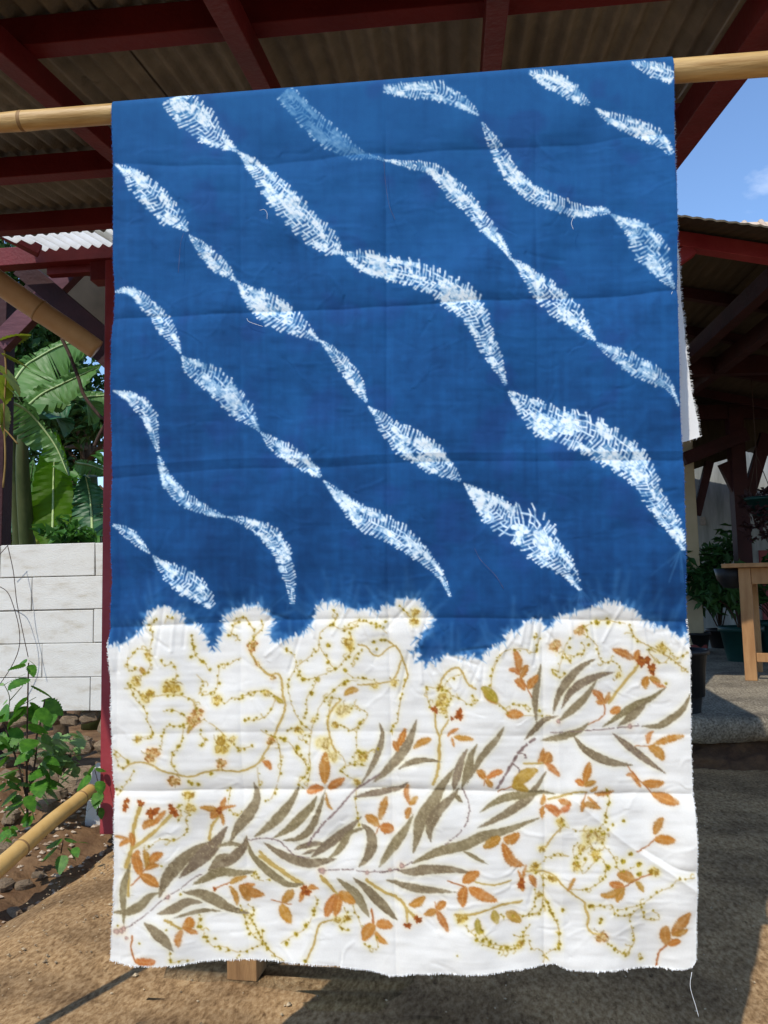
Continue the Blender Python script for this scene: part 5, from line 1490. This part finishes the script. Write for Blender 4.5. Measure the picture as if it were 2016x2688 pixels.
m = MB(); m.beam((xp, YB, FZ), (xp, YB, sl(xp) - .05), .12, .12, (0, 1, 0)); m.build('post', MT['redlit'], house, bevel=.004)
m = MB(); m.beam((xp + .04, YB + .0, at_Y(1745, 730, YB).z), at_Y(1815, 655, YB), .085, .085); m.build('brace', MT['redlit'], house, bevel=.003)
# roof: sheets with their front edge overhanging the beam
_za = at_Y(1776, 570, YB - .42).z; _zb = at_Y(2016, 600, YB - .42).z; _xa = at_Y(1776, 570, YB - .42).x; _xb = at_Y(2016, 600, YB - .42).x
def eave(x): return _za + (_zb - _za) * (x - _xa) / (_xb - _xa)
def roofp(x, y, o): return (x, y, eave(x) + o + (sl(x) + .075 - eave(x)) * min(1, (y - YB + .42) / .42) + .02 * max(0, y - YB))
for k_ in range(7):
    m = MB(); x0, x1 = .35 + k_ * .88, .35 + k_ * .88 + .9; n_ = 40; yA, yBk = YB - .42, 11.4
    for o_ in (0, .012):
        for y in (yA, YB, yBk):
            for i in range(n_ + 1): x = x0 + (x1 - x0) * i / n_; m.v.append(roofp(x, y, o_ + (.006 if k_ % 2 else 0) + .004 * math.sin(x * 2 * math.pi / .07)))
    q_ = n_ + 1
    for i in range(n_): m.f += [(i, i + 1, q_ + i + 1, q_ + i), (q_ + i, q_ + i + 1, 2 * q_ + i + 1, 2 * q_ + i), (3 * q_ + i, 3 * q_ + i + 1, 4 * q_ + i + 1, 4 * q_ + i), (4 * q_ + i, 4 * q_ + i + 1, 5 * q_ + i + 1, 5 * q_ + i), (i, i + 1, 3 * q_ + i + 1, 3 * q_ + i)]
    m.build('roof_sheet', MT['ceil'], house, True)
for y in (YB + .9, 6.7, 7.6, 8.5, 9.4, 10.4):
    m = MB(); m.beam((.4, y, sl(.4) + .03 + .012 * (y - YB)), (6.4, y, sl(6.4) + .03 + .012 * (y - YB)), .06, .08); m.build('purlin', MT['darkred'], house)
for (a_, b_) in (((2016, 796), (1890, 955)), ((1900, 690), (1800, 800))):
    p_ = at_Y(*a_, 6.0); x = p_.x
    m = MB(); m.beam((x, YB + .1, sl(x) - .09), (x, 11.2, sl(x) - .0), .09, .13); m.build('rafter', MT['darkred'], house)
YT = 8.8
for y, zpx in ((YT, 1075), (7.2, 955)):
    z = at_Y(1850, zpx, y).z; m = MB(); m.beam((.6, y, z), (6.3, y, z - .1), .1, .16); m.build('tie_beam', MT['darkred'], house)
pc = at_Y(1953, 1500, YT); ztb = at_Y(1850, 1075, YT).z
m = MB(); m.beam((pc.x, YT, FZ), (pc.x, YT, ztb), .15, .15, (0, 1, 0)); m.build('post', MT['darkred'], house)
for a_, b_ in (((1940, 1296), (1900, 1215)), ((1964, 1300), (2012, 1140))):
    m = MB(); m.beam(at_Y(*a_, YT), at_Y(*b_, YT), .07, .13); m.build('brace', MT['darkred'], house)
m = MB(); m.beam(at_Y(1795, 1205, YT - .1), at_Y(1960, 1140, YT - .1), .1, .14); m.build('tie_beam', MT['darkred'], house)
pl = at_Z(1822, 1712, FZ); m = MB(); m.beam(at_Y(1828, 1352, pl.y), at_Y(1862, 1212, pl.y), .06, .09); m.build('brace', MT['darkred'], house)
m = MB(); fb = [at_Y(x, y, pl.y + .25) for x, y in ((1700, 1262), (1780, 1246), (1862, 1218), (1938, 1196), (2016, 1150), (2150, 1075))]; n_ = len(fb)  # added dark board, stands in for the darkness under the porch ceiling
m.v = [tuple(v) for v in fb] + [(v.x, v.y, 3.9) for v in fb] + [(v.x, v.y + .04, v.z) for v in fb] + [(v.x, v.y + .04, 3.9) for v in fb]
for i in range(n_ - 1): m.f += [(i, i + 1, n_ + i + 1, n_ + i), (2 * n_ + i, 3 * n_ + i, 3 * n_ + i + 1, 2 * n_ + i + 1), (i, 2 * n_ + i, 2 * n_ + i + 1, i + 1)]
m.build('dark_gable_infill', MT['ceil'], house); m = MB(); m.beam((pl.x, pl.y, FZ), (pl.x, pl.y, 3.0), .19, .19, (0, 1, 0)); m.build('pillar', MT['beige'], house, bevel=.01)
m = MB(); m.beam((pl.x, pl.y, FZ), (pl.x, pl.y, FZ + .09), .23, .23, (0, 1, 0)); m.build('pillar_base', MT['redbase'], house, bevel=.01)
# grey house wall beyond
YG = 11.8
gw = empty('house_wall', (5, YG, -.12), 'stained grey plaster house wall seen through the porch', 'wall')
m = MB(); x0 = at_Y(1700, 1500, YG).x; m.box((x0, YG, -.12), (11, YG + .2, 4.3)); m.build('plaster_face', MT['plaster'], gw)
a_ = at_Y(1837, 1357, YG - .02); b_ = at_Y(1852, 1378, YG - .02); m = MB(); m.box((a_.x, YG - .03, b_.z), (b_.x, YG - .002, a_.z)); m.build('vent', MT['mortar'], gw)
a_ = at_Y(1990, 1445, YG); b_ = at_Y(2100, 1490, YG); m = MB(); m.box((a_.x, YG - .04, -.1), (9, YG - .003, a_.z)); m.build('painted_dado', MT['redbase'], gw)
# far tiled roof peeping over the porch roof
tr0 = at_Y(1900, 600, 14); tl_ = empty('tiled_roof', (tr0.x, 14, 0), 'pale tiled roof edge peeping above the porch roof', 'roof')
a_ = at_Y(1880, 585, 14); b_ = at_Y(2120, 592, 14)
m = MB(); m.add([(a_.x, 14, a_.z), (b_.x + 2, 14, b_.z), (b_.x + 2, 13, b_.z - 1.2), (a_.x, 13, a_.z - 1.2)], [(0, 1, 2, 3)]); m.add([(a_.x, 14, a_.z), (b_.x + 2, 14, b_.z), (b_.x + 2, 15, b_.z - 1.2), (a_.x, 15, a_.z - 1.2)], [(3, 2, 1, 0)]); m.build('tile_slope', MT['tile'], tl_)
for k_ in range(9):
    x = a_.x + .2 + k_ * .29; m = MB(); m.tube([(x, 14.02, a_.z - .02), (x, 13, a_.z - 1.2)], .05, 8); m.build('tile_rib', MT['tile'], tl_, True)
m = MB(); m.box((a_.x, 14.6, -.1), (b_.x + 2, 14.7, a_.z - .9)); m.build('wall', MT['plaster'], tl_)

# work table
tb = at_Z(1973, 1786, FZ); tz = at_Y(1973, 1478, tb.y).z
tab = empty('work_table', (tb.x, tb.y, FZ), 'pale wooden work table with square legs on the porch', 'table')
xl_ = at_Y(1898, 1476, tb.y).x
m = MB(); m.box((xl_, tb.y - .08, tz - .035), (xl_ + 1.6, tb.y + .8, tz)); m.build('table_top', MT['wood'], tab, bevel=.004)
for dx_ in (0, 1.15):
    for dy_ in (0, .62):
        m = MB(); m.box((tb.x - .045 + dx_, tb.y - .03 + dy_, FZ), (tb.x + .045 + dx_, tb.y + .05 + dy_, tz - .037)); m.build('leg', MT['wood'], tab, bevel=.004)
m = MB(); m.box((tb.x + .047, tb.y - .01, tz - .17), (tb.x + 1.1, tb.y + .025, tz - .038)); m.build('apron', MT['wood'], tab, bevel=.003)
zs_ = at_Y(2000, 1725, tb.y).z; m = MB(); m.box((tb.x + .047, tb.y - .005, zs_ - .035), (tb.x + 1.1, tb.y + .03, zs_ + .035)); m.build('stretcher', MT['wood'], tab, bevel=.003)
tab.rotation_euler = (0, 0, R(-24))
def lathe(prof, c_, n=24):
    m = MB(); 
    for r_, z in prof:
        for k_ in range(n): m.v.append((c_[0] + r_ * math.cos(2 * math.pi * k_ / n), c_[1] + r_ * math.sin(2 * math.pi * k_ / n), c_[2] + z))
    for i in range(len(prof) - 1):
        for k_ in range(n): a = i * n + k_; b = i * n + (k_ + 1) % n; m.f.append((a, b, b + n, a + n))
    return m
bz = at_Y(1940, 1500, tb.y + .1); o = lathe([(.001, -.13), (.08, -.12), (.13, -.05), (.15, .04), (.14, .04), (.12, -.05), (.1, -.1), (.001, -.11)], (bz.x - .02, tb.y + .18, tz - .078)).build('bowl', MT['black'], None, True)
tag(o, 'dark round bowl hooked under the left end of the work table', 'bowl')
def pot(name, px, py, zf, h, r_, mt, label, leafmat, n, lsize, spread, seed, up=.5):
    p = at_Z(px, py, zf); base = empty(name, (p.x, p.y, zf), label, 'potted plant')
    lathe([(r_ * .7, 0), (r_ * .95, h * .85), (r_ * 1.06, h * .86), (r_ * 1.06, h), (r_ * .95, h), (r_ * .9, h * .88), (.001, h * .88)], (p.x, p.y, zf)).build('pot', MT[mt], base, True)
    rr = random.Random(seed); m = MB(); cs = []
    for _ in range(9):
        e = Vector((p.x + rr.gauss(0, spread * .5), p.y + rr.gauss(0, spread * .4), zf + h + rr.uniform(.3, 1) * up)); m.tube(crv([(p.x, p.y, zf + h * .8), (p.x + (e.x - p.x) * .3, p.y, zf + h + (e.z - zf - h) * .6), tuple(e)], 4), .008, 5); cs.append((e, (spread * .35, spread * .35, up * .3)))
    m.build('stems', MT['vine'], base, True); leaf_cloud('foliage', leafmat, cs, n, lsize, seed, base, hang=.15, asp=3); return base
pot('potted_plant', 1832, 1712, FZ, .22, .14, 'black', 'potted plant with narrow leaves beside the beige pillar', MT['porchleaf'], 420, .16, .45, 51, .75)
pot('potted_plant', 1895, 1700, FZ, .22, .16, 'black', 'dense bushy potted plant between the pillar and the table', MT['porchleaf'], 900, .14, .62, 52, .95)
pot('potted_plant', 1950, 1735, FZ, .34, .2, 'green_pot', 'plant in a dark green pot behind the table leg', MT['porchleaf'], 420, .15, .45, 53, .5)
pot('potted_plant', 2040, 1712, FZ, .34, .2, 'green_pot', 'plant with large leaves in a green pot under the table', MT['porchleaf'], 300, .22, .5, 54, .5)
p = at_Z(1800, 1868, FZ); o = lathe([(.09, 0), (.145, .36), (.16, .36), (.16, .39), (.14, .39), (.12, .1), (.001, .08)], (p.x, p.y, FZ)).build('bucket', MT['black'], None, True)
tag(o, 'black tapered bucket on the porch edge half hidden by the cloth', 'bucket')
# hanging basket
hb = at_Y(1995, 1330, 7.6); hp = empty('hanging_plant', (hb.x, hb.y, hb.z), 'dark leafed plant hanging in a green pot near the right edge', 'hanging plant')
lathe([(.06, -.1), (.13, .06), (.14, .06), (.14, .09), (.12, .09), (.1, .02), (.001, .0)], (hb.x, hb.y, hb.z)).build('pot', MT['green_pot'], hp, True)
m = MB()
for k_ in range(3): m.tube([(hb.x + .13 * math.cos(k_ * 2.1), hb.y + .13 * math.sin(k_ * 2.1), hb.z + .08), (hb.x, hb.y, hb.z + .5), (hb.x, hb.y, sl(hb.x) + .05)], .004, 4)
m.build('hanger', MT['vine'], hp)
leaf_cloud('foliage', MT['maroonleaf'], [(Vector((hb.x, hb.y, hb.z + .06)), (.22, .2, .12)), (Vector((hb.x - .06, hb.y - .1, hb.z - .18)), (.16, .1, .22)), (Vector((hb.x + .1, hb.y - .05, hb.z - .15)), (.12, .1, .2))], 260, .09, 61, hp)
